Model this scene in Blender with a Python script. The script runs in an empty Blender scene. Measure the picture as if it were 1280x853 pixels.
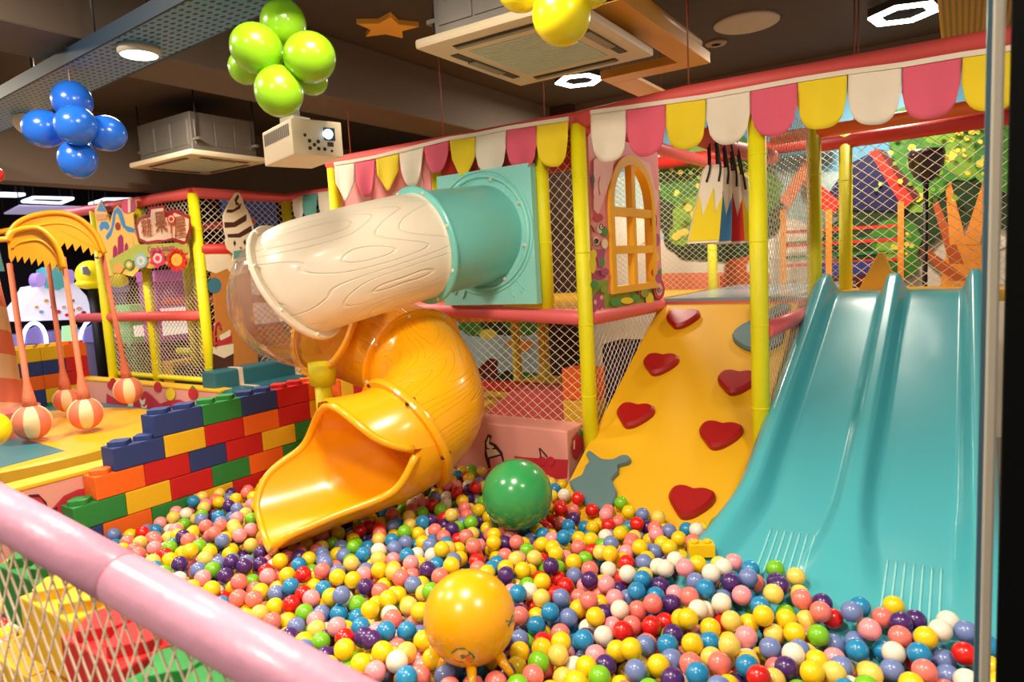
import bpy, bmesh, math, random
from mathutils import Vector, Matrix
PI = math.pi
S = bpy.context.scene
COL = S.collection
random.seed(7)

# ------------------------------------------------------------------ camera
CR = Vector((0.835537, 0.546811, -0.05363))
CU = Vector((-0.014509, 0.119533, 0.992724))
CF = Vector((-0.549243, 0.82868, -0.107808))
EYE = Vector((0.0, 0.0, 1.62))
FPX = 853.33
cd = bpy.data.cameras.new('camera')
cd.sensor_width = 36.0
cd.lens = 24.0
cd.clip_start = 0.05
cd.dof.use_dof = True
cd.dof.focus_distance = 3.3
cd.dof.aperture_fstop = 3.2
cam = bpy.data.objects.new('camera', cd)
COL.objects.link(cam)
cam.matrix_world = Matrix(((CR.x, CU.x, -CF.x, EYE.x), (CR.y, CU.y, -CF.y, EYE.y), (CR.z, CU.z, -CF.z, EYE.z), (0, 0, 0, 1)))
S.camera = cam

# ------------------------------------------------------------------ world, exposure, ceiling lights
S.view_settings.view_transform = 'Standard'
S.view_settings.look = 'None'
S.view_settings.gamma = 1.0
S.view_settings.exposure = 0.05
w = bpy.data.worlds.new('hall_ambient')
S.world = w
w.use_nodes = True
w.node_tree.nodes['Background'].inputs[0].default_value = (1.0, 0.84, 0.70, 1)
w.node_tree.nodes['Background'].inputs[1].default_value = 0.36


def lamp_light(name, loc, power, size, color=(1.0, 0.84, 0.64), aim=(0, 0, -1)):
    l = bpy.data.lights.new(name, 'AREA')
    l.shape = 'DISK'
    l.size = size
    l.energy = power
    l.color = color
    o = bpy.data.objects.new(name, l)
    COL.objects.link(o)
    o.location = loc
    o.rotation_euler = Vector(aim).to_track_quat('-Z', 'Y').to_euler()
    return o


WARM = (1.0, 0.87, 0.70)
lamp_light('ceiling_area_light', (-1.3, 1.2, 3.1), 75, 0.45, WARM)
lamp_light('ceiling_area_light', (0.6, 1.2, 3.1), 60, 0.45, WARM)
lamp_light('ceiling_area_light', (-3.2, 0.6, 3.1), 55, 0.45, WARM)
lamp_light('ceiling_area_light', (-1.2, -0.8, 3.1), 70, 0.45, WARM)
lamp_light('ceiling_area_light', (-4.7, 2.6, 3.1), 80, 0.4, WARM)
lamp_light('ceiling_area_light', (-6.0, 1.0, 3.1), 95, 0.5, WARM)
lamp_light('ceiling_area_light', (-0.6, 5.9, 3.1), 45, 0.35, (1.0, 0.88, 0.72))
lamp_light('ceiling_area_light', (-2.6, 5.6, 3.1), 40, 0.35, (1.0, 0.88, 0.72))
lamp_light('ceiling_area_light', (-7.5, 1.9, 3.15), 60, 0.4, WARM)  # added light to brighten the candy house sign, no lamp fitting here
lamp_light('arcade_light', (-9.0, 3.2, 2.9), 40, 0.8, (0.86, 0.78, 1.0))

# ------------------------------------------------------------------ pixel rays, used to turn measured points into places on real planes


def ray(px, py):
    return CF + CR * ((px - 640) / FPX) - CU * ((py - 426.5) / FPX)


def at_x(px, py, X):
    d = ray(px, py)
    return EYE + d * ((X - EYE.x) / d.x)


def at_y(px, py, Y):
    d = ray(px, py)
    return EYE + d * ((Y - EYE.y) / d.y)


def at_z(px, py, Z):
    d = ray(px, py)
    return EYE + d * ((Z - EYE.z) / d.z)


def at_d(px, py, depth):
    return EYE + ray(px, py) * depth


def at_p(px, py, P, n):
    d = ray(px, py)
    return EYE + d * ((Vector(P) - EYE).dot(n) / d.dot(n))


def to_px(p):
    q = Vector(p) - EYE
    z = q.dot(CF)
    return 640 + FPX * q.dot(CR) / z, 426.5 - FPX * q.dot(CU) / z, z


# ------------------------------------------------------------------ materials
def lin(c):
    c = c / 255.0
    return c / 12.92 if c <= 0.04045 else ((c + 0.055) / 1.055) ** 2.4


MATS = {}


def mat(name, rgb, rough=0.45, vary=0.06, scale=14.0, bump=0.0, metal=0.0, emit=0.0, coat=0.0, trans=0.0, spec=0.5):
    if name in MATS:
        return MATS[name]
    m = bpy.data.materials.new(name)
    m.use_nodes = True
    nt = m.node_tree
    b = nt.nodes['Principled BSDF']
    c = (lin(rgb[0]), lin(rgb[1]), lin(rgb[2]), 1)
    b.inputs['Roughness'].default_value = rough
    b.inputs['Metallic'].default_value = metal
    b.inputs['Specular IOR Level'].default_value = spec
    b.inputs['Coat Weight'].default_value = coat
    b.inputs['Coat Roughness'].default_value = 0.12
    if trans:
        b.inputs['Transmission Weight'].default_value = trans
        b.inputs['IOR'].default_value = 1.15
    tc = nt.nodes.new('ShaderNodeTexCoord')
    nz = nt.nodes.new('ShaderNodeTexNoise')
    nz.inputs['Scale'].default_value = scale
    nz.inputs['Detail'].default_value = 3
    nt.links.new(tc.outputs['Object'], nz.inputs['Vector'])
    rp = nt.nodes.new('ShaderNodeMix')
    rp.data_type = 'RGBA'
    k = 1 - vary
    rp.inputs[6].default_value = (c[0] * k, c[1] * k, c[2] * k, 1)
    k = 1 + vary
    rp.inputs[7].default_value = (min(1, c[0] * k), min(1, c[1] * k), min(1, c[2] * k), 1)
    nt.links.new(nz.outputs['Fac'], rp.inputs[0])
    nt.links.new(rp.outputs[2], b.inputs['Base Color'])
    if emit:
        b.inputs['Emission Color'].default_value = c
        b.inputs['Emission Strength'].default_value = emit
    if bump:
        bp = nt.nodes.new('ShaderNodeBump')
        bp.inputs['Strength'].default_value = bump
        bp.inputs['Distance'].default_value = 0.01
        nt.links.new(nz.outputs['Fac'], bp.inputs['Height'])
        nt.links.new(bp.outputs['Normal'], b.inputs['Normal'])
    MATS[name] = m
    return m


def wood_relief(name, rgb, rough=0.35, depth=0.006, lines=7.0):
    """moulded plastic with contour-line wood grain grooves, laid along the tube by its UV map"""
    m = mat(name, rgb, rough, 0.03, 5.0, coat=0.25)
    nt = m.node_tree
    uv = nt.nodes.new('ShaderNodeUVMap')
    mp = nt.nodes.new('ShaderNodeMapping')
    mp.inputs['Scale'].default_value = (1.25, 8.5, 1)
    nz = nt.nodes.new('ShaderNodeTexNoise')
    nz.inputs['Scale'].default_value = 1.0
    nz.inputs['Detail'].default_value = 0.5
    nt.links.new(uv.outputs[0], mp.inputs[0])
    nt.links.new(mp.outputs[0], nz.inputs['Vector'])
    ml = nt.nodes.new('ShaderNodeMath')
    ml.operation = 'MULTIPLY'
    ml.inputs[1].default_value = lines * 2.2
    nt.links.new(nz.outputs['Fac'], ml.inputs[0])
    fr = nt.nodes.new('ShaderNodeMath')
    fr.operation = 'PINGPONG'
    fr.inputs[1].default_value = 0.5
    nt.links.new(ml.outputs[0], fr.inputs[0])
    mr = nt.nodes.new('ShaderNodeMapRange')
    mr.interpolation_type = 'SMOOTHSTEP'
    mr.inputs['From Min'].default_value = 0.0
    mr.inputs['From Max'].default_value = 0.09
    nt.links.new(fr.outputs[0], mr.inputs['Value'])
    bp = nt.nodes.new('ShaderNodeBump')
    bp.inputs['Strength'].default_value = 0.6
    bp.inputs['Distance'].default_value = depth
    nt.links.new(mr.outputs[0], bp.inputs['Height'])
    nt.links.new(bp.outputs['Normal'], nt.nodes['Principled BSDF'].inputs['Normal'])
    return m


def hole_metal(name, rgb, sc=60.0):
    """painted sheet with a grid of punched slots (dark dots by distance to cell centres)"""
    m = mat(name, rgb, 0.45, 0.08, 8.0)
    nt = m.node_tree
    b = nt.nodes['Principled BSDF']
    tc = nt.nodes['Texture Coordinate']
    mp = nt.nodes.new('ShaderNodeMapping')
    mp.inputs['Scale'].default_value = (sc * 0.55, sc, sc)
    nt.links.new(tc.outputs['Object'], mp.inputs[0])
    fr = nt.nodes.new('ShaderNodeVectorMath')
    fr.operation = 'FRACTION'
    nt.links.new(mp.outputs[0], fr.inputs[0])
    sb = nt.nodes.new('ShaderNodeVectorMath')
    sb.operation = 'SUBTRACT'
    sb.inputs[1].default_value = (0.5, 0.5, 0.5)
    nt.links.new(fr.outputs[0], sb.inputs[0])
    ml = nt.nodes.new('ShaderNodeVectorMath')
    ml.operation = 'MULTIPLY'
    ml.inputs[1].default_value = (1, 1, 0)
    nt.links.new(sb.outputs[0], ml.inputs[0])
    ln = nt.nodes.new('ShaderNodeVectorMath')
    ln.operation = 'LENGTH'
    nt.links.new(ml.outputs[0], ln.inputs[0])
    gt = nt.nodes.new('ShaderNodeMath')
    gt.operation = 'LESS_THAN'
    gt.inputs[1].default_value = 0.27
    nt.links.new(ln.outputs['Value'], gt.inputs[0])
    mx = nt.nodes.new('ShaderNodeMix')
    mx.data_type = 'RGBA'
    old = b.inputs['Base Color'].links[0].from_socket
    nt.links.new(gt.outputs[0], mx.inputs[0])
    nt.links.new(old, mx.inputs[6])
    mx.inputs[7].default_value = (0.006, 0.008, 0.01, 1)
    nt.links.new(mx.outputs[2], b.inputs['Base Color'])
    return m


def stripes(name, a, bcol, freq, twist):
    """two-colour spiral stripe about the object's own Z axis"""
    m = mat(name, a, 0.6, 0.03)
    nt = m.node_tree
    b = nt.nodes['Principled BSDF']
    tc = nt.nodes['Texture Coordinate']
    sx = nt.nodes.new('ShaderNodeSeparateXYZ')
    nt.links.new(tc.outputs['Object'], sx.inputs[0])
    at = nt.nodes.new('ShaderNodeMath')
    at.operation = 'ARCTAN2'
    nt.links.new(sx.outputs[1], at.inputs[0])
    nt.links.new(sx.outputs[0], at.inputs[1])
    m1 = nt.nodes.new('ShaderNodeMath')
    m1.operation = 'MULTIPLY_ADD'
    m1.inputs[1].default_value = freq / (2 * PI)
    nt.links.new(at.outputs[0], m1.inputs[0])
    m2 = nt.nodes.new('ShaderNodeMath')
    m2.operation = 'MULTIPLY'
    m2.inputs[1].default_value = twist
    nt.links.new(sx.outputs[2], m2.inputs[0])
    nt.links.new(m2.outputs[0], m1.inputs[2])
    fr = nt.nodes.new('ShaderNodeMath')
    fr.operation = 'FRACT'
    nt.links.new(m1.outputs[0], fr.inputs[0])
    gt = nt.nodes.new('ShaderNodeMath')
    gt.operation = 'GREATER_THAN'
    gt.inputs[1].default_value = 0.5
    nt.links.new(fr.outputs[0], gt.inputs[0])
    mx = nt.nodes.new('ShaderNodeMix')
    mx.data_type = 'RGBA'
    nt.links.new(gt.outputs[0], mx.inputs[0])
    mx.inputs[6].default_value = (lin(a[0]), lin(a[1]), lin(a[2]), 1)
    mx.inputs[7].default_value = (lin(bcol[0]), lin(bcol[1]), lin(bcol[2]), 1)
    nt.links.new(mx.outputs[2], b.inputs['Base Color'])
    return m


def clear_plastic(name, tint=(0.97, 0.95, 0.92)):
    m = bpy.data.materials.new(name)
    m.use_nodes = True
    nt = m.node_tree
    for n in list(nt.nodes):
        if n.type == 'BSDF_PRINCIPLED':
            nt.nodes.remove(n)
    tr = nt.nodes.new('ShaderNodeBsdfTransparent')
    tr.inputs[0].default_value = (*tint, 1)
    gl = nt.nodes.new('ShaderNodeBsdfGlossy')
    gl.inputs['Roughness'].default_value = 0.08
    df = nt.nodes.new('ShaderNodeBsdfDiffuse')
    df.inputs[0].default_value = (0.8, 0.74, 0.68, 1)
    fz = nt.nodes.new('ShaderNodeLayerWeight')
    fz.inputs['Blend'].default_value = 0.35
    nz = nt.nodes.new('ShaderNodeTexNoise')
    nz.inputs['Scale'].default_value = 6
    a = nt.nodes.new('ShaderNodeMixShader')
    a.inputs[0].default_value = 0.16
    nt.links.new(tr.outputs[0], a.inputs[1])
    nt.links.new(df.outputs[0], a.inputs[2])
    c = nt.nodes.new('ShaderNodeMixShader')
    ml = nt.nodes.new('ShaderNodeMath')
    ml.operation = 'MULTIPLY_ADD'
    ml.inputs[1].default_value = 0.55
    ml.inputs[2].default_value = 0.05
    nt.links.new(fz.outputs['Fresnel'], ml.inputs[0])
    nt.links.new(ml.outputs[0], c.inputs[0])
    nt.links.new(a.outputs[0], c.inputs[1])
    nt.links.new(gl.outputs[0], c.inputs[2])
    bp = nt.nodes.new('ShaderNodeBump')
    bp.inputs['Strength'].default_value = 0.3
    bp.inputs['Distance'].default_value = 0.02
    nt.links.new(nz.outputs['Fac'], bp.inputs['Height'])
    nt.links.new(bp.outputs[0], gl.inputs['Normal'])
    out = [n for n in nt.nodes if n.type == 'OUTPUT_MATERIAL'][0]
    nt.links.new(c.outputs[0], out.inputs['Surface'])
    MATS[name] = m
    return m


M = {}
M['post'] = mat('yellow foam sleeve', (236, 228, 12), 0.5, 0.05, 20)
M['rail'] = mat('coral foam sleeve', (226, 88, 84), 0.5, 0.05, 20)
M['pinkrail'] = mat('pink vinyl sleeve', (232, 102, 106), 0.45, 0.05, 20)
M['red'] = mat('red sleeve', (205, 48, 38), 0.5, 0.05)
M['orange'] = mat('orange sleeve', (238, 104, 34), 0.45, 0.05)
M['net'] = mat('cream netting cord', (228, 214, 190), 0.8, 0.08, 60)
M['fpink'] = mat('pink flag cloth', (222, 92, 116), 0.8, 0.05, 9, bump=0.15)
M['fyel'] = mat('yellow flag cloth', (236, 208, 28), 0.8, 0.05, 9, bump=0.15)
M['fwhite'] = mat('cream flag cloth', (232, 220, 200), 0.8, 0.05, 9, bump=0.15)
M['fteal'] = mat('teal flag cloth', (92, 158, 148), 0.8, 0.05, 9, bump=0.15)
M['aqua'] = mat('aqua moulded plastic', (118, 204, 196), 0.36, 0.03, 6, coat=0.2)
M['aquapanel'] = mat('pale aqua moulded plastic', (144, 220, 212), 0.42, 0.03, 6)
M['white'] = wood_relief('cream plastic with wood relief', (238, 226, 204), 0.36, 0.006, 6)
M['yel'] = wood_relief('golden plastic with wood relief', (248, 172, 8), 0.3, 0.005, 8)
M['yels'] = mat('golden smooth plastic', (248, 172, 8), 0.28, 0.03, 6, coat=0.3)
M['clear'] = clear_plastic('clear tinted plastic')
M['bolt'] = mat('cream bolt cap', (226, 214, 190), 0.35)
M['slide'] = mat('turquoise slide plastic', (74, 174, 186), 0.3, 0.03, 5, coat=0.3)
M['ramp'] = mat('mustard vinyl', (226, 172, 0), 0.6, 0.03, 4, bump=0.05)
M['heart'] = mat('red climbing hold', (160, 11, 16), 0.4, 0.05)
M['hold'] = mat('slate climbing hold', (92, 122, 126), 0.45, 0.05)
M['pinkpad'] = mat('pink printed vinyl', (232, 160, 148), 0.45, 0.04)
M['yelpad'] = mat('yellow vinyl', (240, 188, 40), 0.5, 0.04)
M['tealpad'] = mat('teal vinyl', (44, 110, 122), 0.45, 0.06)
M['strap'] = mat('cream strap', (232, 208, 180), 0.7)
M['dkred'] = mat('berry red print', (196, 42, 58), 0.5)
M['line'] = mat('dark outline print', (62, 28, 24), 0.6)
M['leafg'] = mat('leaf green print', (66, 150, 62), 0.6)
M['creamp'] = mat('cream print', (240, 222, 190), 0.6)
M['brownp'] = mat('chocolate print', (78, 34, 24), 0.6)
M['caramel'] = mat('caramel print', (204, 128, 52), 0.6)
M['deck'] = mat('blue grey deck vinyl', (140, 168, 178), 0.2, 0.03)
M['decky'] = mat('amber deck vinyl', (236, 176, 40), 0.25, 0.03)
M['dark'] = mat('dark shadow board', (34, 24, 20), 0.8)
M['black'] = mat('black strap', (16, 14, 14), 0.6)
M['ceil'] = mat('brown grey ceiling paint', (70, 57, 48), 0.8, 0.05, 3)
M['beam'] = mat('taupe beam paint', (98, 84, 72), 0.75, 0.05, 3)
M['floor'] = mat('grey floor vinyl', (120, 112, 104), 0.5, 0.08)
M['ac'] = mat('ivory air conditioner plastic', (222, 204, 172), 0.45, 0.03)
M['acgrille'] = mat('grey green intake grille', (200, 208, 190), 0.6, 0.03)
M['steel'] = mat('galvanised steel', (150, 144, 136), 0.42, 0.12, 10, metal=0.7)
M['tray'] = hole_metal('blue punched tray', (84, 140, 178), 34)
M['traylip'] = mat('blue tray lip', (20, 46, 66), 0.6, 0.05)
M['ytray'] = hole_metal('amber punched tray', (196, 136, 44), 70)
M['ytrays'] = mat('amber tray lip', (222, 156, 44), 0.42, 0.05, metal=0.1)
M['led'] = mat('white lamp diffuser', (255, 250, 240), 0.4, 0.0, emit=9.0)
M['projlens'] = mat('blue white projector beam', (150, 205, 255), 0.2, 0.0, emit=5.0)
M['lampcase'] = mat('dark lamp case', (44, 38, 34), 0.5)
M['star'] = mat('orange star board', (255, 182, 66), 0.6)
M['wire'] = mat('dark hanger wire', (60, 42, 34), 0.6)
M['copper'] = mat('red copper wire', (150, 78, 54), 0.5)
M['frail'] = mat('lilac pink padded rail', (196, 140, 164), 0.38, 0.05, 26, bump=0.25, coat=0.12)
M['frame'] = mat('grey painted frame', (180, 172, 156), 0.5)
M['frameblue'] = mat('blue frame edge', (58, 92, 108), 0.5)
M['void'] = mat('black door leaf', (3, 3, 3), 0.9, spec=0.1)

# ------------------------------------------------------------------ mesh building


class MB:
    def __init__(s):
        s.v, s.f, s.sm, s.mi, s.uv = [], [], [], [], {}

    def add(s, verts, faces, smooth=False, mi=0):
        n = len(s.v)
        s.v += [Vector(p) for p in verts]
        for f in faces:
            s.f.append(tuple(i + n for i in f))
            s.sm.append(smooth)
            s.mi.append(mi)
        return s

    def box(s, c, size, rz=0.0, mi=0, R=None):
        hx, hy, hz = size[0] / 2, size[1] / 2, size[2] / 2
        R = R or Matrix.Rotation(rz, 3, 'Z')
        c = Vector(c)
        vs = [c + R @ Vector((x * hx, y * hy, z * hz)) for z in (-1, 1) for y in (-1, 1) for x in (-1, 1)]
        return s.add(vs, [(0, 2, 3, 1), (4, 5, 7, 6), (0, 1, 5, 4), (2, 6, 7, 3), (0, 4, 6, 2), (1, 3, 7, 5)], False, mi)

    def span(s, a, b, mi=0):
        return s.box([(p + q) / 2 for p, q in zip(a, b)], [abs(p - q) for p, q in zip(a, b)], 0, mi)

    def tube(s, pts, r, seg=12, caps=True, mi=0, closed=False, smooth=True):
        pts = [Vector(p) for p in pts]
        n = len(pts)
        rr = r if isinstance(r, (list, tuple)) else [r] * n
        t0 = (pts[1] - pts[0]).normalized()
        u = t0.orthogonal().normalized()
        vs = []
        pt = t0
        for i in range(n):
            if closed:
                t = (pts[(i + 1) % n] - pts[i - 1]).normalized()
            else:
                t = (pts[min(i + 1, n - 1)] - pts[max(i - 1, 0)]).normalized()
            u = (pt.rotation_difference(t) @ u)
            u = (u - t * u.dot(t)).normalized()
            pt = t
            w_ = t.cross(u)
            for k in range(seg):
                a = 2 * PI * k / seg
                vs.append(pts[i] + (u * math.cos(a) + w_ * math.sin(a)) * rr[i])
        fs = []
        m = n if closed else n - 1
        for i in range(m):
            j = (i + 1) % n
            for k in range(seg):
                l = (k + 1) % seg
                fs.append((i * seg + k, i * seg + l, j * seg + l, j * seg + k))
        s.add(vs, fs, smooth, mi)
        if caps and not closed:
            b = len(s.v) - len(vs)
            s.f += [tuple(b + k for k in reversed(range(seg))), tuple(b + (n - 1) * seg + k for k in range(seg))]
            s.sm += [False, False]
            s.mi += [mi, mi]
        return s

    def ball(s, c, r, seg=20, rings=12, mi=0, sc=(1, 1, 1), R=None):
        c = Vector(c)
        vs = []
        for i in range(rings + 1):
            a = PI * i / rings
            for k in range(seg):
                b = 2 * PI * k / seg
                p = Vector((math.sin(a) * math.cos(b) * sc[0], math.sin(a) * math.sin(b) * sc[1], math.cos(a) * sc[2])) * r
                vs.append(c + (R @ p if R else p))
        fs = []
        for i in range(rings):
            for k in range(seg):
                l = (k + 1) % seg
                fs.append((i * seg + k, (i + 1) * seg + k, (i + 1) * seg + l, i * seg + l))
        return s.add(vs, fs, True, mi)

    def plate(s, poly, d, mi=0, inset=0.0):
        """a flat outline (3-D points) given thickness by the vector d; inset shrinks the far face for a soft edge"""
        poly = [Vector(p) for p in poly]
        d = Vector(d)
        n = len(poly)
        c = sum(poly, Vector()) / n
        if inset:
            mid = [p + d * 0.6 for p in poly]
            top = [c + (p - c) * (1 - inset) + d for p in poly]
            vs = poly + mid + top
            fs = [tuple(reversed(range(n))), tuple(range(2 * n, 3 * n))]
            for q in (0, 1):
                fs += [(q * n + i, q * n + (i + 1) % n, (q + 1) * n + (i + 1) % n, (q + 1) * n + i) for i in range(n)]
        else:
            vs = poly + [p + d for p in poly]
            fs = [tuple(reversed(range(n))), tuple(range(n, 2 * n))] + [(i, (i + 1) % n, n + (i + 1) % n, n + i) for i in range(n)]
        return s.add(vs, fs, False, mi)

    def lathe(s, prof, c, seg=24, mi=0, smooth=True):
        c = Vector(c)
        vs = [c + Vector((r * math.cos(2 * PI * k / seg), r * math.sin(2 * PI * k / seg), z)) for r, z in prof for k in range(seg)]
        fs = []
        for i in range(len(prof) - 1):
            for k in range(seg):
                l = (k + 1) % seg
                fs.append((i * seg + k, i * seg + l, (i + 1) * seg + l, (i + 1) * seg + k))
        return s.add(vs, fs, smooth, mi)

    def ring_plate(s, outer, inner, d, mi=0):
        """outline with a hole: two outlines of the same count, thickness d"""
        n = len(outer)
        d = Vector(d)
        o = [Vector(p) for p in outer]
        i_ = [Vector(p) for p in inner]
        vs = o + i_ + [p + d for p in o] + [p + d for p in i_]
        fs = []
        for k in range(n):
            l = (k + 1) % n
            fs += [(k, l, n + l, n + k), (2 * n + k, 3 * n + k, 3 * n + l, 2 * n + l), (k, 2 * n + k, 2 * n + l, l), (n + k, n + l, 3 * n + l, 3 * n + k)]
        return s.add(vs, fs, False, mi)

    def build(s, name, mats, parent=None, bevel=0.0, fix=True):
        if not isinstance(mats, (list, tuple)):
            mats = [mats]
        me = bpy.data.meshes.new(name)
        org = Vector((0, 0, 0))
        if parent is not None:
            p = parent
            while p is not None:
                org += p.location
                p = p.parent
        loc = Vector((0, 0, 0))
        if parent is None and s.v:
            lo = [min(v[i] for v in s.v) for i in range(3)]
            hi = [max(v[i] for v in s.v) for i in range(3)]
            loc = Vector(((lo[0] + hi[0]) / 2, (lo[1] + hi[1]) / 2, lo[2]))
        me.from_pydata([v - org - loc for v in s.v], [], s.f)
        for m in mats:
            me.materials.append(m)
        me.polygons.foreach_set('use_smooth', s.sm)
        me.polygons.foreach_set('material_index', s.mi)
        if fix or bevel:
            bm = bmesh.new()
            bm.from_mesh(me)
            if bevel:
                es = [e for e in bm.edges if len(e.link_faces) == 2 and e.calc_face_angle(0) > 0.6]
                bmesh.ops.bevel(bm, geom=es, offset=bevel, segments=2, affect='EDGES', profile=0.6)
            bmesh.ops.recalc_face_normals(bm, faces=bm.faces)
            bm.to_mesh(me)
            bm.free()
        me.update()
        o = bpy.data.objects.new(name, me)
        COL.objects.link(o)
        o.location = loc
        if parent is not None:
            o.parent = parent
        return o


def tag(o, label=None, cat=None, group=None, kind=None):
    if label:
        o['label'] = label
    if cat:
        o['category'] = cat
    if group:
        o['group'] = group
    if kind:
        o['kind'] = kind
    return o


def thing(name, label, cat, loc, group=None):
    o = bpy.data.objects.new(name, None)
    o.empty_display_size = 0.1
    COL.objects.link(o)
    o.location = loc
    return tag(o, label, cat, group)


def struct(name, mb, m, parent=None, bevel=0.0):
    o = mb.build(name, m, parent, bevel)
    if parent is None:
        o['kind'] = 'structure'
    return o


def cr(pts, n=8):
    """Catmull-Rom through points"""
    pts = [Vector(p) for p in pts]
    e = [pts[0] * 2 - pts[1]] + pts + [pts[-1] * 2 - pts[-2]]
    out = []
    for i in range(1, len(e) - 2):
        a, b, c, d = e[i - 1:i + 3]
        for k in range(n):
            t = k / n
            out.append(0.5 * (2 * b + (c - a) * t + (2 * a - 5 * b + 4 * c - d) * t * t + (3 * b - a - 3 * c + d) * t ** 3))
    out.append(pts[-1])
    return out


def circ(c, u, v, ru, rv=None, n=24, a0=0.0, a1=2 * PI):
    rv = ru if rv is None else rv
    c, u, v = Vector(c), Vector(u), Vector(v)
    full = abs(a1 - a0 - 2 * PI) < 1e-6
    return [c + u * (math.cos(a0 + (a1 - a0) * k / (n if full else n - 1)) * ru) + v * (math.sin(a0 + (a1 - a0) * k / (n if full else n - 1)) * rv) for k in range(n)]


def netting(name, parent, O, U, V, W, H, cw, ch, r, m=None, sag=0.0):
    """knotted diamond netting on the rectangle O + u*U + v*V: every cord is a real thin prism"""
    O, U, V = Vector(O), Vector(U).normalized(), Vector(V).normalized()
    N = U.cross(V).normalized()
    mb = MB()
    k = ch / cw
    for sgn in (1, -1):
        ext = H / k
        c = -ext if sgn > 0 else 0.0
        while c < W + (ext if sgn < 0 else 0):
            # u = c + sgn * v / k
            pts = []
            v0, v1 = 0.0, H
            ua, ub = c, c + sgn * H / k
            # clip to 0..W
            def at(u):
                return (u - c) * k * sgn
            if sgn > 0:
                if ua < 0:
                    v0 = at(0.0)
                if ub > W:
                    v1 = at(W)
            else:
                if ua > W:
                    v0 = at(W)
                if ub < 0:
                    v1 = at(0.0)
            if v1 - v0 > 1e-3:
                a = O + U * (c + sgn * v0 / k) + V * v0
                b = O + U * (c + sgn * v1 / k) + V * v1
                d = (b - a).normalized()
                e = d.cross(N)
                off = N * (r * 0.6 * sgn)
                tri = [off + N * r, off - N * r * 0.5 + e * r * 0.87, off - N * r * 0.5 - e * r * 0.87]
                mb.add([a + t for t in tri] + [b + t for t in tri], [(0, 1, 4, 3), (1, 2, 5, 4), (2, 0, 3, 5)])
            c += cw
    o = mb.build(name, m or M['net'], parent, fix=False)
    o['kind'] = 'stuff'
    return o


# ------------------------------------------------------------------ the setting
CEIL = 3.2
struct('floor', MB().span((-12.5, -1.5, -0.06), (2.2, 8.2, 0.0)), M['floor'])
struct('ceiling', MB().span((-6.6, -1.5, CEIL), (2.2, 7.2, CEIL + 0.1)), M['ceil'])
struct('ceiling_arcade', MB().span((-12.5, -1.5, 3.3), (-6.6, 8.2, 3.4)), mat('arcade black ceiling', (20, 18, 20), 0.8))
struct('ceiling_beam', MB().span((-3.95, -1.5, 2.8), (-3.5, 6.3, CEIL)), M['beam'], bevel=0.01)
struct('ceiling_beam', MB().span((-3.5, 6.3, 3.05), (2.2, 6.6, CEIL)), M['beam'])
struct('bulkhead_wall', MB().span((-6.75, -1.5, 2.54), (-6.5, 7.2, CEIL)), M['beam'])
struct('wall_arcade', MB().span((-12.6, -1.5, 0), (-12.4, 8.2, 3.4)), mat('dark arcade wall', (30, 24, 34), 0.7))
struct('wall_side', MB().span((-12.5, 7.95, 0), (-4.2, 8.2, 3.4)), mat('dark side wall', (46, 36, 34), 0.7))

# mural wall behind the play frame
WY = 6.8
wall = struct('wall_back', MB().span((-4.4, WY, 0), (2.2, WY + 0.2, CEIL)), mat('pale mural ground', (226, 216, 198), 0.5, 0.02))
MU = {
    'sky': mat('mural sky blue', (98, 172, 208), 0.45), 'haze': mat('mural pale sky', (176, 206, 206), 0.45, 0.04),
    'g1': mat('mural deep green', (26, 58, 22), 0.5, 0.35, 9), 'g2': mat('mural leaf green', (60, 132, 34), 0.5, 0.45, 9),
    'g3': mat('mural lime', (122, 168, 44), 0.5, 0.3, 9), 'fl': mat('mural blossom yellow', (232, 214, 70), 0.5),
    'trunk': mat('mural trunk rust', (190, 82, 24), 0.5, 0.15), 'trunk2': mat('mural trunk orange', (244, 146, 46), 0.5, 0.15),
    'navy': mat('mural roof navy', (28, 28, 78), 0.5), 'redr': mat('mural roof red', (222, 48, 32), 0.5),
    'mar': mat('mural maroon', (96, 22, 22), 0.5), 'orp': mat('mural orange', (250, 150, 40), 0.5), 'pink': mat('mural coral', (240, 130, 90), 0.5),
    'blue': mat('mural blue', (58, 60, 140), 0.5), 'gpost': mat('mural green bar', (40, 120, 60), 0.5), 'cloud': mat('mural cloud white', (246, 238, 222), 0.5),
}
MUK = list(MU)
mu = MB()
MLAY = [0]


def paint(pts, key):
    MLAY[0] += 1
    y = WY - 0.002 - 0.0009 * MLAY[0]
    ps = [at_y(x, yy, y) for x, yy in pts]
    mu.plate(ps, (0, 0.0008, 0), MUK.index(key))


def blob(x, y, r, key, sy=0.85, lobes=9):
    a0 = random.random() * 6
    paint([(x + r * (1 + 0.09 * abs(math.sin(lobes * a / 2 + a0))) * math.cos(a), y + sy * r * (1 + 0.09 * abs(math.sin(lobes * a / 2 + a0))) * math.sin(a)) for a in [2 * PI * k / 54 for k in range(54)]], key)


paint([(600, 0), (1300, 0), (1300, 250), (600, 250)], 'sky')
paint([(600, 215), (1300, 215), (1300, 300), (600, 300)], 'haze')
for x, y, r in ((835, 200, 26), (1150, 260, 30), (770, 290, 40), (985, 300, 40), (1240, 290, 34)):
    blob(x, y, r, 'cloud', 0.6, 7)
paint([(815, 342), (960, 340), (965, 372), (815, 376)], 'pink')
paint([(900, 345), (960, 340), (965, 372), (900, 376)], 'trunk')
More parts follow.
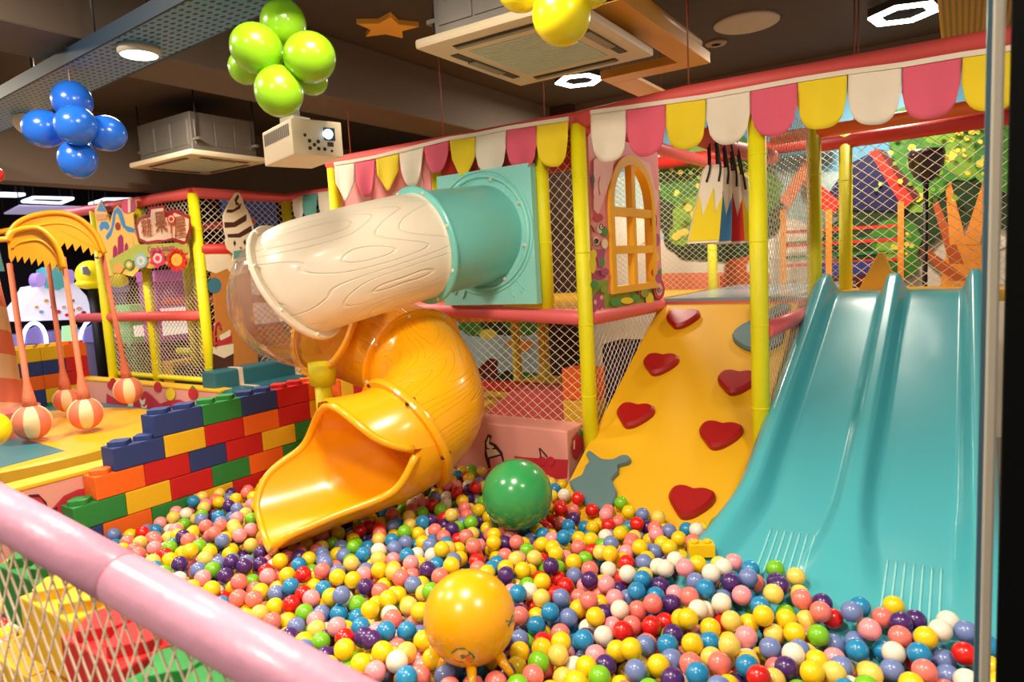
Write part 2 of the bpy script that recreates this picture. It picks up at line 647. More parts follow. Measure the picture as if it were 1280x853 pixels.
# left tree
for x0, y0, x1, y1, wd in ((921, 376, 919, 320, 17), (915, 325, 903, 300, 8), (925, 330, 950, 285, 9), (918, 330, 922, 296, 8)):
    paint([(x0 - wd, y0), (x0 + wd, y0), (x1 + wd * 0.7, y1), (x1 - wd * 0.7, y1)], 'trunk')
for x, y, r, k in ((870, 290, 40, 'g1'), (905, 285, 46, 'g1'), (845, 262, 34, 'g1'), (945, 270, 34, 'g1'), (868, 225, 44, 'g2'), (850, 205, 26, 'g2'), (905, 205, 44, 'g2'), (935, 238, 40, 'g2'),
                   (872, 272, 30, 'g3'), (880, 198, 20, 'g3'), (852, 294, 15, 'g3'), (905, 250, 26, 'g2'), (930, 215, 20, 'g3')):
    blob(x, y, r, k)
for x, y in ((860, 260), (868, 268), (878, 256), (850, 292), (856, 290), (885, 196), (893, 202), (872, 262), (925, 212), (935, 220), (845, 296)):
    blob(x, y, 5, 'fl', 0.9, 5)
# right tree
for x, y, r, k in ((1160, 250, 44, 'g1'), (1190, 255, 34, 'g1'), (1225, 245, 34, 'g1'), (1150, 285, 26, 'g1'), (1255, 260, 30, 'g1')):
    blob(x, y, r, k)
for (x0, y0, x1, y1, w0, w1, k) in ((1204, 378, 1206, 296, 33, 19, 'trunk2'), (1196, 330, 1168, 250, 9, 4, 'trunk'), (1198, 306, 1184, 222, 11, 3, 'trunk2'), (1214, 306, 1236, 216, 11, 4, 'trunk2'),
                                    (1200, 350, 1150, 308, 12, 6, 'trunk'), (1160, 316, 1136, 300, 6, 4, 'trunk')):
    paint([(x0 - w0, y0), (x0 + w0, y0), (x1 + w1, y1), (x1 - w1, y1)], k)
for x, y, r, k in ((1146, 225, 36, 'g2'), (1165, 190, 48, 'g2'), (1235, 172, 50, 'g2'), (1150, 165, 40, 'g2'), (1200, 190, 40, 'g2'),
                   (1210, 195, 30, 'g3'), (1145, 250, 18, 'g3'), (1150, 205, 16, 'g3'), (1240, 215, 20, 'g3'), (1175, 160, 24, 'g3'), (1280, 190, 60, 'g2')):
    blob(x, y, r, k)
for x, y in ((1185, 198), (1192, 192), (1170, 206), (1225, 205), (1232, 198), (1150, 246), (1160, 152), (1205, 160), (1215, 164), (1228, 158), (1195, 148), (1140, 185), (1147, 248)):
    blob(x, y, 5, 'fl', 0.9, 5)
# pavilion
for x, y, r in ((1090, 285, 34), (1060, 300, 30), (1100, 320, 24)):
    blob(x, y, r, 'g1')
for x, y, r, k in ((1120, 300, 30, 'g2'), (1128, 330, 20, 'g2'), (1112, 310, 16, 'g3'), (1120, 312, 6, 'fl')):
    blob(x, y, r, k)
for y, k in ((286, 'redr'), (300, 'gpost'), (303, 'redr'), (318, 'gpost'), (328, 'redr')):
    paint([(975, y + 3), (1125, y - 6), (1125, y - 2), (975, y + 7)], k)
paint([(1015, 330), (1100, 326), (1100, 350), (1015, 350)], 'blue')
paint([(1015, 345), (1100, 343), (1100, 372), (1015, 374)], 'mar')
paint([(1020, 262), (1062, 205), (1094, 188), (1112, 200), (1132, 256), (1120, 264)], 'navy')
paint([(1086, 190), (1096, 186), (1142, 250), (1130, 262)], 'redr')
paint([(1096, 186), (1106, 188), (1150, 244), (1142, 250)], 'mar')
paint([(1008, 205), (1022, 228), (1050, 252), (1044, 266), (1030, 264), (1006, 232)], 'redr')
paint([(975, 250), (1006, 200), (1012, 214), (985, 262)], 'pink')
for x, y0, y1 in ((1036, 262, 350), (979, 262, 360), (1126, 252, 352)):
    paint([(x - 4, y1), (x + 4, y1), (x + 4, y0), (x - 4, y0)], 'orp')
rq = random.Random(3)
for (cx, cy, n_, sx, sy) in ((1150, 200, 26, 60, 50), (1215, 180, 24, 40, 40), (880, 235, 26, 45, 50), (1125, 305, 8, 16, 14)):
    for _ in range(n_):
        blob(cx + rq.uniform(-sx, sx), cy + rq.uniform(-sy, sy), rq.uniform(2, 3.6), 'fl' if rq.random() < 0.55 else 'g3', 0.9, 5)
# lower mural seen under the deck
paint([(560, 395), (690, 395), (690, 520), (560, 520)], 'haze')
for x, y, r, k in ((600, 405, 26, 'g2'), (630, 402, 28, 'g1'), (655, 406, 22, 'g2'), (610, 418, 10, 'fl'), (600, 478, 20, 'g2'), (640, 480, 26, 'g1'), (660, 478, 20, 'g2')):
    blob(x, y, r, k, 0.6)
paint([(590, 470), (602, 455), (612, 448), (622, 450), (622, 470), (606, 478)], 'mar')
paint([(630, 430), (650, 422), (668, 430), (655, 442)], 'orp')
paint([(676, 395), (724, 395), (724, 520), (676, 520)], 'mar')
tag(mu.build('mural', [MU[k] for k in MUK], wall, fix=False))

struct('pillar', MB().span((-3.63, 6.2, 0), (-3.27, 6.5, CEIL)), mat('dark brown pillar', (50, 32, 26), 0.7))

# right foreground door frame and black leaf
jb = struct('trim_1', MB().span((0.0395, 1.53, 0), (0.058, 1.62, CEIL)), M['frame'], bevel=0.004)
MB().span((0.0315, 1.535, 0), (0.0395, 1.60, CEIL)).build('edge_strip', M['frameblue'], jb)
struct('wall_right', MB().span((0.064, 1.45, 0), (0.135, 1.50, CEIL)), M['void'])

# ------------------------------------------------------------------ soft play frame
FY = 3.55
pf = thing('soft_play_frame', 'netted soft play frame of yellow posts and coral rails around the raised deck', 'play frame', (-1.8, FY, 0))


def post(x, y, z0, z1, r=0.044, parent=pf, m='post'):
    mb = MB().tube([(x, y, z0), (x, y, z1)], r, 16)
    for k in range(1, int((z1 - z0) / 0.42) + 1):   # joints between the foam sleeves
        mb.tube([(x, y, z0 + 0.42 * k - 0.003), (x, y, z0 + 0.42 * k + 0.003)], r * 1.03, 16)
    return mb.build('post', M[m], parent)


def rail(pts, r=0.047, m='rail', parent=pf):
    return MB().tube(pts, r, 14).build('rail', M[m], parent)


post(-1.83, FY, 0, 2.40)
post(-2.095, FY + 0.02, 1.33, 2.40)
post(-2.90, FY + 0.05, 1.33, 2.40)
post(-3.83, FY, 0, 2.40)
post(-0.845, FY - 0.02, 0, 2.40)
post(-0.80, 4.80, 0, 2.42)
post(-0.70, 5.45, 0, 2.42)
post(-2.01, 6.60, 0, 2.5)
post(-2.75, 4.60, 0, 1.27, 0.044, m='post')
post(-3.40, 5.20, 0, 1.27, 0.044, m='post')
rail([(-3.86, FY, 2.435), (-1.83, FY, 2.425)])
rail([(-1.83, FY, 2.425), (-1.2, FY, 2.45), (0.55, FY, 2.43)])
rail([(-3.83, FY, 1.39), (-2.9, FY, 1.365), (-1.9, FY, 1.305), (-1.84, FY + 0.02, 1.30), (-1.82, FY + 0.1, 1.298), (-1.82, 4.78, 1.29)], m='pinkrail')
rail([(-1.82, 4.75, 1.285), (-0.80, 4.75, 1.285)], 0.04, m='pinkrail')
rail([(-0.83, FY, 1.232), (-0.81, 4.8, 1.23)], 0.045, m='pinkrail')
rail([(-1.155, FY, 2.246), (-1.12, 4.0, 2.225), (-1.06, 4.8, 2.245)], 0.05)
rail([(-1.06, 4.8, 2.36), (0.55, 4.8, 2.39)], 0.04, 'orange')
rail([(-0.95, 5.45, 2.372), (0.6, 5.45, 2.398)], 0.05, 'red')
rail([(-2.6, 6.6, 2.56), (-0.9, 6.6, 2.56)], 0.06, 'red')
rail([(-3.83, 4.8, 0.60), (-2.3, 4.8, 0.60)], 0.05, 'red')
rail([(-1.83, FY, 2.40), (-1.83, 6.6, 2.42)], 0.045)
rail([(-3.83, FY, 2.41), (-3.83, 4.75, 2.41)], 0.045)
MB().span((-3.8, 3.64, 1.27), (-1.88, 6.1, 1.33)).build('deck', M['decky'], pf)
MB().span((-1.80, 4.72, 1.28), (-0.78, 6.72, 1.335)).build('deck', M['deck'], pf, bevel=0.008)
MB().span((-0.78, 4.88, 1.27), (0.7, 5.50, 1.335)).build('deck', M['decky'], pf)
for (x0, x1, k) in ((-2.88, -2.55, 'yelpad'), (-2.54, -2.40, 'orange'), (-2.39, -2.12, 'yelpad')):
    MB().span((x0, 3.53, 1.345), (x1, 3.57, 1.40)).build('edge_board', M[k], pf)
MB().span((-2.86, FY + 0.03, 2.16), (-1.88, FY + 0.045, 2.40)).build('header_board', M['red'], pf)
# pink printed panel left of the aqua entry
MB().span((-3.78, FY + 0.02, 1.40), (-2.94, FY + 0.045, 2.40)).build('facade_panel', mat('pink facade print', (236, 150, 150), 0.5), pf)
pm = MB()
for x, z, r in ((-3.55, 2.12, 0.11), (-3.25, 2.05, 0.13), (-3.05, 2.2, 0.08)):
    pm.plate(circ((x, FY + 0.018, z), (1, 0, 0), (0, 0, 1), r * 0.6, r), (0, -0.002, 0), 0)
pm.plate([(-3.30, FY + 0.014, 1.95), (-3.12, FY + 0.014, 1.98), (-3.10, FY + 0.014, 2.10), (-3.24, FY + 0.014, 2.06)], (0, -0.002, 0), 1)
pm.build('facade_print', [mat('pale pink print', (244, 190, 184), 0.5), M['hold']], pf)
# nets
netting('net', pf, (-3.3, FY + 0.02, 0.60), (1, 0, 0), (0, 0, 1), 1.44, 0.70, 0.072, 0.056, 0.0021)
netting('net', pf, (-2.06, FY + 0.02, 1.33), (1, 0, 0), (0, 0, 1), 0.22, 1.08, 0.062, 0.062, 0.0021)
netting('net', pf, (-1.82, FY + 0.04, 0.30), (0, 1, 0), (0, 0, 1), 1.15, 0.95, 0.062, 0.056, 0.0020)
netting('net', pf, (-0.815, FY + 0.03, 0.30), (0, 1, 0), (0, 0, 1), 1.2, 2.1, 0.062, 0.062, 0.0018)
netting('net', pf, (-0.70, 5.46, 1.33), (1, 0, 0), (0, 0, 1), 1.35, 1.03, 0.088, 0.070, 0.0024)
netting('net', pf, (-2.9, 5.9, 1.33), (1, 0, 0), (0, 0, 1), 2.15, 1.05, 0.060, 0.050, 0.0017)

# striped valance along the top rail
va = thing('scalloped_valance', 'long pink, yellow and cream scalloped cloth valance under the coral top rail', 'valance', (-1.8, 3.48, 2.1))


def flag(xa, xb, z0a, z0b, drop, m, parent, pointed, y=3.485):
    n, rows = 14, 9
    xa, xb = xa + 0.002, xb - 0.002
    ph = random.random() * 6
    vs, fs = [], []
    for side in (0, 1):
        for j in range(rows + 1):
            for i in range(n + 1):
                s = i / n
                e = abs(2 * s - 1)
                low = (1 - max(0, (e - 0.22) / 0.78) ** 1.25 * 0.5) if pointed else (0.45 + 0.55 * math.sqrt(max(0, 1 - e ** 2.6)))
                t = j / rows
                top = z0a + (z0b - z0a) * s
                z = top - drop * low * t
                yy = y - 0.014 * t * math.sin(s * 7 + ph) - 0.012 * t - 0.003 * side
                vs.append((xa + (xb - xa) * (s if not pointed else 0.5 + (s - 0.5) * (1 - 0.12 * t)) + 0.004 * t * math.sin(ph), yy, z))
    k = (n + 1) * (rows + 1)
    for side in (0, 1):
        for j in range(rows):
            for i in range(n):
                a = side * k + j * (n + 1) + i
                fs.append((a, a + 1, a + n + 2, a + n + 1))
    edge = [i for i in range(n + 1)] + [j * (n + 1) + n for j in range(1, rows + 1)] + [rows * (n + 1) + i for i in range(n - 1, -1, -1)] + [j * (n + 1) for j in range(rows - 1, 0, -1)]
    for q in range(len(edge)):
        a, b = edge[q], edge[(q + 1) % len(edge)]
        fs.append((a, b, b + k, a + k))
    return MB().add(vs, fs, True).build('flag', m, parent)


cyc = [M['fwhite'], M['fpink'], M['fyel']]
LX = [418, 444, 470, 499, 530, 562, 595, 633, 671, 711]
LT = [207, 203, 198, 191, 183, 175, 170, 162, 156, 150]
LD = [43, 42, 40, 42, 34, 46, 48, 50, 52]
for i in range(9):
    a, b = at_y(LX[i], LT[i], 3.485), at_y(LX[i + 1], LT[i + 1], 3.485)
    mid = (LX[i] + LX[i + 1]) / 2
    drop = (at_y(mid, LT[i], 3.485) - at_y(mid, LT[i] + LD[i] + 4, 3.485)).z
    flag(a.x, b.x, a.z, b.z, drop, cyc[i % 3], va, i < 6)
RX = [738, 783, 832, 883, 938, 997, 1060, 1128, 1203, 1283]
RT = [142, 136, 129, 122, 112, 101, 91, 82, 69, 58]
RD = [62, 62, 60, 62, 62, 64, 68, 72, 74]
for i in range(9):
    a, b = at_y(RX[i], RT[i], 3.485), at_y(RX[i + 1], RT[i + 1], 3.485)
    mid = (RX[i] + RX[i + 1]) / 2
    drop = (at_y(mid, RT[i], 3.485) - at_y(mid, RT[i] + RD[i] + 2, 3.485)).z
    flag(a.x, b.x, a.z, b.z, drop, cyc[i % 3], va, False)
for (xs, ts) in ((RX, RT), (LX, LT)):
    hem = MB()
    for i in range(9):
        a, b = at_y(xs[i], ts[i] - 4, 3.48), at_y(xs[i + 1], ts[i + 1] - 4, 3.48)
        hem.plate([a, b, b - Vector((0, 0, 0.022)), a - Vector((0, 0, 0.022))], (0, -0.006, 0))
    hem.build('hem_strip', M['fwhite'], va)

# ------------------------------------------------------------------ window panel beside the corner post
wp = thing('playhouse_panel', 'pink printed playhouse board with arched yellow window beside the corner post', 'panel', (-1.80, 4.15, 1.33))
PXX = -1.80


def arch(y0, y1, z0, zs, zt, n=12):
    """window outline in the YZ plane: square bottom, pointed round top; starts bottom-left, goes round"""
    ym = (y0 + y1) / 2
    L = [(y0 + (ym - y0) * (1 - math.cos(k / n * PI / 2)), zs + (zt - zs) * math.sin(k / n * PI / 2) ** 0.9) for k in range(n + 1)]
    Rr = [(2 * ym - a, b) for a, b in reversed(L[:-1])]
    left = [(y0, z0 + (zs - z0) * k / 4) for k in range(4)]
    right = [(y1, zs - (zs - z0) * k / 4) for k in range(1, 5)]
    bot = [(y1 + (y0 - y1) * k / 4, z0) for k in range(1, 4)]
    return left + L + Rr + right + bot


inn = arch(3.90, 4.51, 1.465, 1.95, 2.23)
outl = arch(3.84, 4.57, 1.42, 1.95, 2.29)
brd = []
for (a, b) in outl:
    cy_, cz_ = 4.2, 1.9
    dy, dz = a - cy_, b - cz_
    hy0, hy1, hz0, hz1 = 3.615 - cy_, 4.70 - cy_, 1.335 - cz_, 2.39 - cz_
    sc = min([q for q in ((hy1 / dy if dy > 1e-6 else 9), (hy0 / dy if dy < -1e-6 else 9), (hz1 / dz if dz > 1e-6 else 9), (hz0 / dz if dz < -1e-6 else 9))])
    brd.append((cy_ + dy * sc, cz_ + dz * sc))
P3 = lambda x, l: [(x, a, b) for a, b in l]
bo = MB().ring_plate(P3(PXX, brd), P3(PXX, arch(3.87, 4.54, 1.44, 1.95, 2.26)), (-0.03, 0, 0)).build('board', mat('rose printed board', (234, 142, 140), 0.5, 0.04), wp)
fr_ = MB().ring_plate(P3(PXX + 0.02, outl), P3(PXX + 0.02, inn), (-0.06, 0, 0))
fr_.build('window_frame', mat('amber window frame', (242, 176, 20), 0.45), wp)
for (a, b, c, d, e) in ((4.185, 4.24, 1.43, 2.26, 0.0), (3.86, 4.55, 1.90, 1.955, 0.003), (3.86, 4.55, 1.665, 1.715, 0.003)):
    MB().span((PXX - 0.03 - e, a, c), (PXX + 0.015 + e * 0.7, b, d)).build('muntin', mat('amber window frame', (242, 176, 20), 0.45), wp)
pr = MB()
PK = [M['creamp'], M['leafg'], M['dkred'], mat('mauve print', (176, 74, 120), 0.5), M['line'], M['fyel'], mat('pale rose print', (240, 180, 172), 0.5), mat('olive print', (138, 160, 52), 0.5)]
PL = [0]


def wprint(pts, k):
    PL[0] += 1
    x = PXX + 0.0012 + PL[0] * 0.0004
    pr.plate([at_x(a, b, x) for a, b in pts], (0.0004, 0, 0), k)


def wdot(x, y, rx, ry, k):
    wprint([(x + rx * math.cos(a), y + ry * math.sin(a)) for a in [2 * PI * i / 18 for i in range(18)]], k)


wprint([(738, 352), (760, 350), (760, 387), (738, 392)], 7)
wprint([(760, 368), (812, 360), (826, 362), (826, 376), (760, 388)], 7)
wdot(748, 382, 8, 17, 3)
wdot(749, 344, 9, 6, 3)
for x, y in ((752, 372), (747, 390), (753, 388), (744, 378)):
    wdot(x, y, 2, 3, 6)
wprint([(744, 312), (757, 312), (753, 334), (748, 334)], 3)
wdot(753, 328, 3, 6, 1)
for x, y, k in ((745, 302, 0), (750, 286, 0), (756, 290, 1), (742, 318, 5), (756, 305, 0)):
    wdot(x, y, 4, 6, k)
wprint([(738, 283), (740, 282), (744, 290), (743, 291)], 4)
wdot(746, 302, 2, 3, 4)
wdot(748, 272, 6, 5, 2)
wdot(817, 276, 4, 12, 4)
wdot(817, 276, 3, 10, 0)
wprint([(816, 294), (821, 300), (821, 312), (817, 308)], 1)
wprint([(818, 310), (820, 310), (819, 336), (817, 336)], 4)
wdot(817, 341, 3, 5, 2)
wprint([(818, 350), (827, 334), (827, 345), (820, 352)], 1)
wdot(824, 362, 7, 13, 2)
wdot(824, 362, 4, 8, 6)
wdot(812, 374, 5, 8, 5)
wprint([(797, 363), (801, 362), (800, 374)], 2)
wprint([(747, 200), (751, 202), (748, 222), (746, 222)], 4)
wprint([(742, 200), (770, 180), (765, 220), (748, 268), (742, 262)], 6)
wprint([(795, 196), (812, 205), (822, 250), (820, 270), (814, 240)], 6)
for x, y, rx, ry, k in ((741, 330, 4, 12, 5), (756, 340, 5, 5, 3), (743, 356, 5, 5, 1), (756, 362, 5, 4, 7), (770, 378, 7, 5, 1), (784, 376, 8, 4, 5), (795, 372, 5, 4, 1), (806, 367, 5, 5, 7),
                        (820, 246, 3, 9, 6), (822, 300, 3, 8, 3), (821, 322, 3, 5, 5), (745, 240, 3, 8, 6), (752, 232, 3, 12, 6), (741, 225, 2, 8, 4), (766, 196, 3, 2, 1), (823, 348, 4, 6, 3)):
    wdot(x, y, rx, ry, k)
for (cx, cy, r) in ((746, 302, 5), (752, 283, 4), (824, 362, 3)):
    pts = [(cx + r * (1 - q / 16) * math.cos(q * 0.62), cy + r * 1.3 * (1 - q / 16) * math.sin(q * 0.62)) for q in range(14)]
    PL[0] += 1
    MB().tube([at_x(a_, b_, PXX + 0.001 + PL[0] * 0.0004) for a_, b_ in pts], 0.003, 5).build('scroll_print', M['line'], wp)
pr.build('printed_pattern', PK, wp)

# ------------------------------------------------------------------ pink padded box at the foot of the frame
pb = thing('padded_border', 'pink padded box printed with strawberries and cherries under the net', 'padding', (-2.35, 3.5, 0))
MB().span((-3.25, 3.39, 0), (-1.90, 3.62, 0.66)).build('cushion', M['pinkpad'], pb, bevel=0.012)
bp_ = MB()
BK = [M['dkred'], M['line'], M['creamp'], M['leafg'], mat('pink cream print', (236, 150, 150), 0.5)]
BL = [0]


def bprint(pts, k):
    BL[0] += 1
    bp_.plate([at_y(a, b, 3.389 - BL[0] * 0.0006) for a, b in pts], (0, -0.0006, 0), k)


bprint([(643, 570), (655, 572), (710, 575), (709, 598), (680, 600), (643, 600)], 0)
bprint([(586, 534), (590, 535), (591, 552), (586, 561), (575, 555), (580, 540)], 1)
bprint([(586, 536), (589, 537), (590, 551), (585, 558), (577, 553)], 0)
bprint([(606, 552), (610, 543), (615, 545), (612, 552), (620, 556), (628, 566), (631, 580), (612, 590), (606, 570)], 1)
bprint([(608, 554), (611, 546), (612, 548), (611, 555), (618, 559), (614, 562), (609, 560)], 2)
bprint([(608, 562), (620, 562), (625, 568), (610, 572)], 2)
bprint([(612, 574), (626, 570), (629, 580), (614, 588)], 4)
for x in (677, 688):
    bprint([(x + 5.6 * math.cos(a), 577 + 6 * math.sin(a)) for a in [2 * PI * i / 14 for i in range(14)]], 0)
bprint([(673.5, 560.5), (675, 560.5), (677, 572), (675.5, 572)], 1)
bprint([(674, 560.5), (675, 560), (685, 571), (683.5, 572)], 1)
for k, pts in ((0, [(716, 548), (722, 540), (728, 543), (729, 558), (722, 574), (716, 572), (714, 560)]), (3, [(722, 543), (725, 536), (727, 540), (730, 541), (728, 546)]), (2, [(717, 552), (718.5, 550), (718.5, 562), (717, 562)])):
    BL[0] += 1
    bp_.plate([at_x(a, b, -1.899 + BL[0] * 0.0005) for a, b in pts], (0.0005, 0, 0), k)
bp_.build('fruit_print', BK, pb)

# ------------------------------------------------------------------ climbing ramp
ra = thing('climbing_ramp', 'mustard yellow climbing ramp with red heart and grey animal holds', 'ramp', (-1.36, 3.8, 0))
RT0, RT1 = Vector((0, 4.72, 1.300)), Vector((0, 2.92, 0.22))
RD_ = (RT1 - RT0).normalized()
RN = Vector((0, RD_.z, -RD_.y))
if RN.z < 0:
    RN = -RN
RP = Vector((-1.82, RT0.y, RT0.z))
a = Vector((-1.82, RT0.y, RT0.z))
b = Vector((-1.82, RT1.y, RT1.z))
c = b + Vector((0.94, 0, 0))
d = a + Vector((0.94, 0, 0))
MB().plate([a, b, c, d], -RN * 0.06).build('board', M['ramp'], ra, bevel=0.008)


def smooth_outline(pts, n=5):
    pts = [Vector(p) for p in pts]
    N = len(pts)
    out = []
    for i in range(N):
        a_, b_, c_, d_ = pts[i - 1], pts[i], pts[(i + 1) % N], pts[(i + 2) % N]
        for k in range(n):
            t = k / n
            out.append(0.5 * (2 * b_ + (c_ - a_) * t + (2 * a_ - 5 * b_ + 4 * c_ - d_) * t * t + (3 * b_ - a_ - 3 * c_ + d_) * t ** 3))
    return out


HSH = [(-0.98, 0.5), (-0.84, 0.86), (-0.45, 0.96), (-0.02, 0.84), (0.12, 0.84), (0.5, 0.95), (0.87, 0.84), (1.0, 0.46), (0.86, 0.0), (0.45, -0.6), (0.12, -0.86), (-0.2, -0.86), (-0.58, -0.42), (-0.92, 0.06)]
for i, (hx, hy) in enumerate(((-1.60, 4.53), (-1.605, 4.11), (-1.09, 3.99), (-1.615, 3.70), (-1.085, 3.615), (-1.115, 3.205))):
    t = (RT0.y - hy) / (RT0.y - RT1.y)
    p = RT0.lerp(RT1, t)
    ctr = Vector((hx, p.y, p.z)) + RN * 0.001
    pts = smooth_outline([ctr + Vector((1, 0, 0)) * (x * 0.116) + (-RD_) * (y * 0.105) for x, y in HSH], 3)
    MB().plate(pts, RN * 0.042, 0, 0.14).build('heart_hold', M['heart'], ra, bevel=0.0)
an1 = [(290, 720), (350, 690), (370, 640), (392, 612), (374, 578), (392, 562), (430, 590), (460, 606), (515, 606), (545, 590), (580, 584), (597, 605), (580, 624), (536, 636), (535, 670), (502, 706), (526, 760), (520, 812), (480, 852), (410, 852), (350, 815), (318, 770)]
pts = [at_p(640 + x / 3.99, 426 + y / 3.99, RP + RN * 0.001, RN) for x, y in an1]
tag(MB().plate(smooth_outline(pts, 2), RN * 0.03, 0, 0.05).build('animal_hold', M['hold'], ra), 'grey animal-shaped hold at the ramp foot')
an2 = [(205, 188), (222, 196), (240, 215), (280, 222), (330, 196), (375, 184), (388, 205), (340, 232), (318, 250), (356, 300), (352, 350), (310, 380), (240, 396), (180, 384), (130, 345), (134, 312), (170, 285), (210, 262), (214, 225)]
pts = [at_p(880 + x / 3.556, 330 + y / 3.556, RP + RN * 0.001, RN) for x, y in an2]
tag(MB().plate(smooth_outline(pts, 2), RN * 0.03, 0, 0.05).build('animal_hold', M['hold'], ra), 'grey animal-shaped hold near the deck')

# ------------------------------------------------------------------ double slide
sl = thing('double_slide', 'turquoise plastic double slide running from the deck into the ball pit', 'slide', (-0.35, 3.6, 0))
LANE = cr([(4.98, 1.345, 0), (4.82, 1.345, 0), (4.66, 1.315, 0), (4.3, 1.125, 0), (3.6, 0.765, 0), (3.1, 0.515, 0), (2.85, 0.42, 0), (2.66, 0.365, 0), (2.48, 0.305, 0), (2.36, 0.25, 0)], 6)


def sstep(a, b, x):
    t = max(0.0, min(1.0, (x - a) / (b - a)))
    return t * t * (3 - 2 * t)


def slide_sec(Y):
    """left rim, middle rim and right rim X and rim height at Y"""
    t = (4.8 - Y) / (4.8 - 2.5)
    fl = sstep(3.15, 2.65, Y)
    xl = -0.735 - 0.07 * t - 0.085 * fl
    xr = 0.075 + 0.01 * t + 0.03 * fl
    xm = -0.34 - 0.045 * t
    h = 0.125 * sstep(4.98, 4.76, Y) * (1 - 0.62 * sstep(3.2, 2.55, Y))
    hm = 0.125 * sstep(4.97, 4.70, Y) * (1 - 0.94 * sstep(3.3, 2.55, Y))
    return xl, xm, xr, h, hm


def lane_z(Y):
    for i in range(len(LANE) - 1):
        if LANE[i].x >= Y >= LANE[i + 1].x:
            t = (LANE[i].x - Y) / (LANE[i].x - LANE[i + 1].x + 1e-9)
            return LANE[i].y + (LANE[i + 1].y - LANE[i].y) * t
    return LANE[0].y if Y > LANE[0].x else LANE[-1].y


def slide_top(X, Y):
    xl, xm, xr, h, hm = slide_sec(Y)
    wd = 0.018 + 0.012
    def rim(dx, k, wmid):
        return 1 - sstep(wmid, wmid + k, abs(dx))
    wide = 0.055 + 0.05 * sstep(3.3, 2.6, Y)
    z = max(h * rim(X - xl, wide, 0.028), hm * rim(X - xm, wide, 0.024 + 0.06 * sstep(3.1, 2.5, Y)), h * rim(X - xr, wide, 0.028))
    return lane_z(Y) + z


mb = MB()
NS = 72
rows = []
for p in LANE:
    Y = p.x
    xl, xm, xr, h, hm = slide_sec(Y)
    row = []
    row.append((xl - 0.058, Y, lane_z(Y) - 0.05))
    row.append((xl - 0.052, Y, lane_z(Y) + h * 0.55))
    for i in range(NS + 1):
        X = xl - 0.03 + (xr - xl + 0.06) * i / NS
        e = min(X - (xl - 0.03), (xr + 0.03) - X)
        z = slide_top(X, Y) - 0.02 * (1 - sstep(0, 0.025, e)) * (h / 0.125)
        row.append((X, Y, z))
    row.append((xr + 0.052, Y, lane_z(Y) + h * 0.55))
    row.append((xr + 0.058, Y, lane_z(Y) - 0.05))
    rows.append(row)
n = len(rows[0])
R_ = len(rows)
vs = [p for r in rows for p in r] + [(p[0], p[1], min(p[2] - 0.012, p[2])) for r in rows for p in r]
fs = []
for k in (0, R_ * n):
    for i in range(R_ - 1):
        for j in range(n - 1):
            q = k + i * n + j
            fs.append((q, q + 1, q + n + 1, q + n))
o2 = R_ * n
for i in range(R_ - 1):
    for j in (0, n - 1):
        q = i * n + j
        fs.append((q, q + n, q + n + o2, q + o2))
for i in (0, R_ - 1):
    for j in range(n - 1):
        q = i * n + j
        fs.append((q, q + 1, q + 1 + o2, q + o2))
mb.add(vs, fs, True)
mb.build('slide_body', M['slide'], sl)
for (x0, y0, y1) in ((-0.655, 2.93, 2.66), (-0.21, 2.86, 2.52)):
    gr = MB()
    for i in range(7):
        x = x0 + 0.025 * i
        gr.tube([(x + (0.004 * (i - 3)), y, slide_top(x, y) + 0.0015) for y in [y0 + (y1 - y0) * q / 8 for q in range(9)]], 0.005, 6)
    gr.build('grip_ridges', mat('pale turquoise ridge', (136, 212, 214), 0.3), sl)['kind'] = 'stuff'  # ridges coloured lighter than the slide body

# ------------------------------------------------------------------ spiral tube slide
ts = thing('tube_slide', 'spiral tube slide of aqua, cream, clear and golden sections ending in the ball pit', 'slide', (-2.6, 2.7, 0))
TR = 0.30
PATH = [at_d(612, 292, 4.27), at_d(525, 308, 3.87), at_d(445, 329, 3.66), at_d(372, 353, 3.56), at_d(360, 384, 3.80), at_d(396, 401, 4.10), at_d(455, 421, 4.25), at_d(517, 450, 4.08), at_d(537, 502, 3.75), at_d(507, 543, 3.56), at_d(450, 569, 3.47), at_d(387, 588, 3.37), at_d(324, 603, 3.26)]
NSUB = 12
TP = cr(PATH, NSUB)
# parallel frames
FR = []
t0 = (TP[1] - TP[0]).normalized()
u = (Vector((0, 0, 1)) - t0 * t0.z).normalized()
pt = t0
for i, p in enumerate(TP):
    t = (TP[min(i + 1, len(TP) - 1)] - TP[max(i - 1, 0)]).normalized()
    u = Vector((0, 0, 1)) - t * t.z
    u.normalize()
    FR.append((p, t, u, t.cross(u)))
LEN = [0.0]
for i in range(1, len(TP)):
    LEN.append(LEN[-1] + (TP[i] - TP[i - 1]).length)


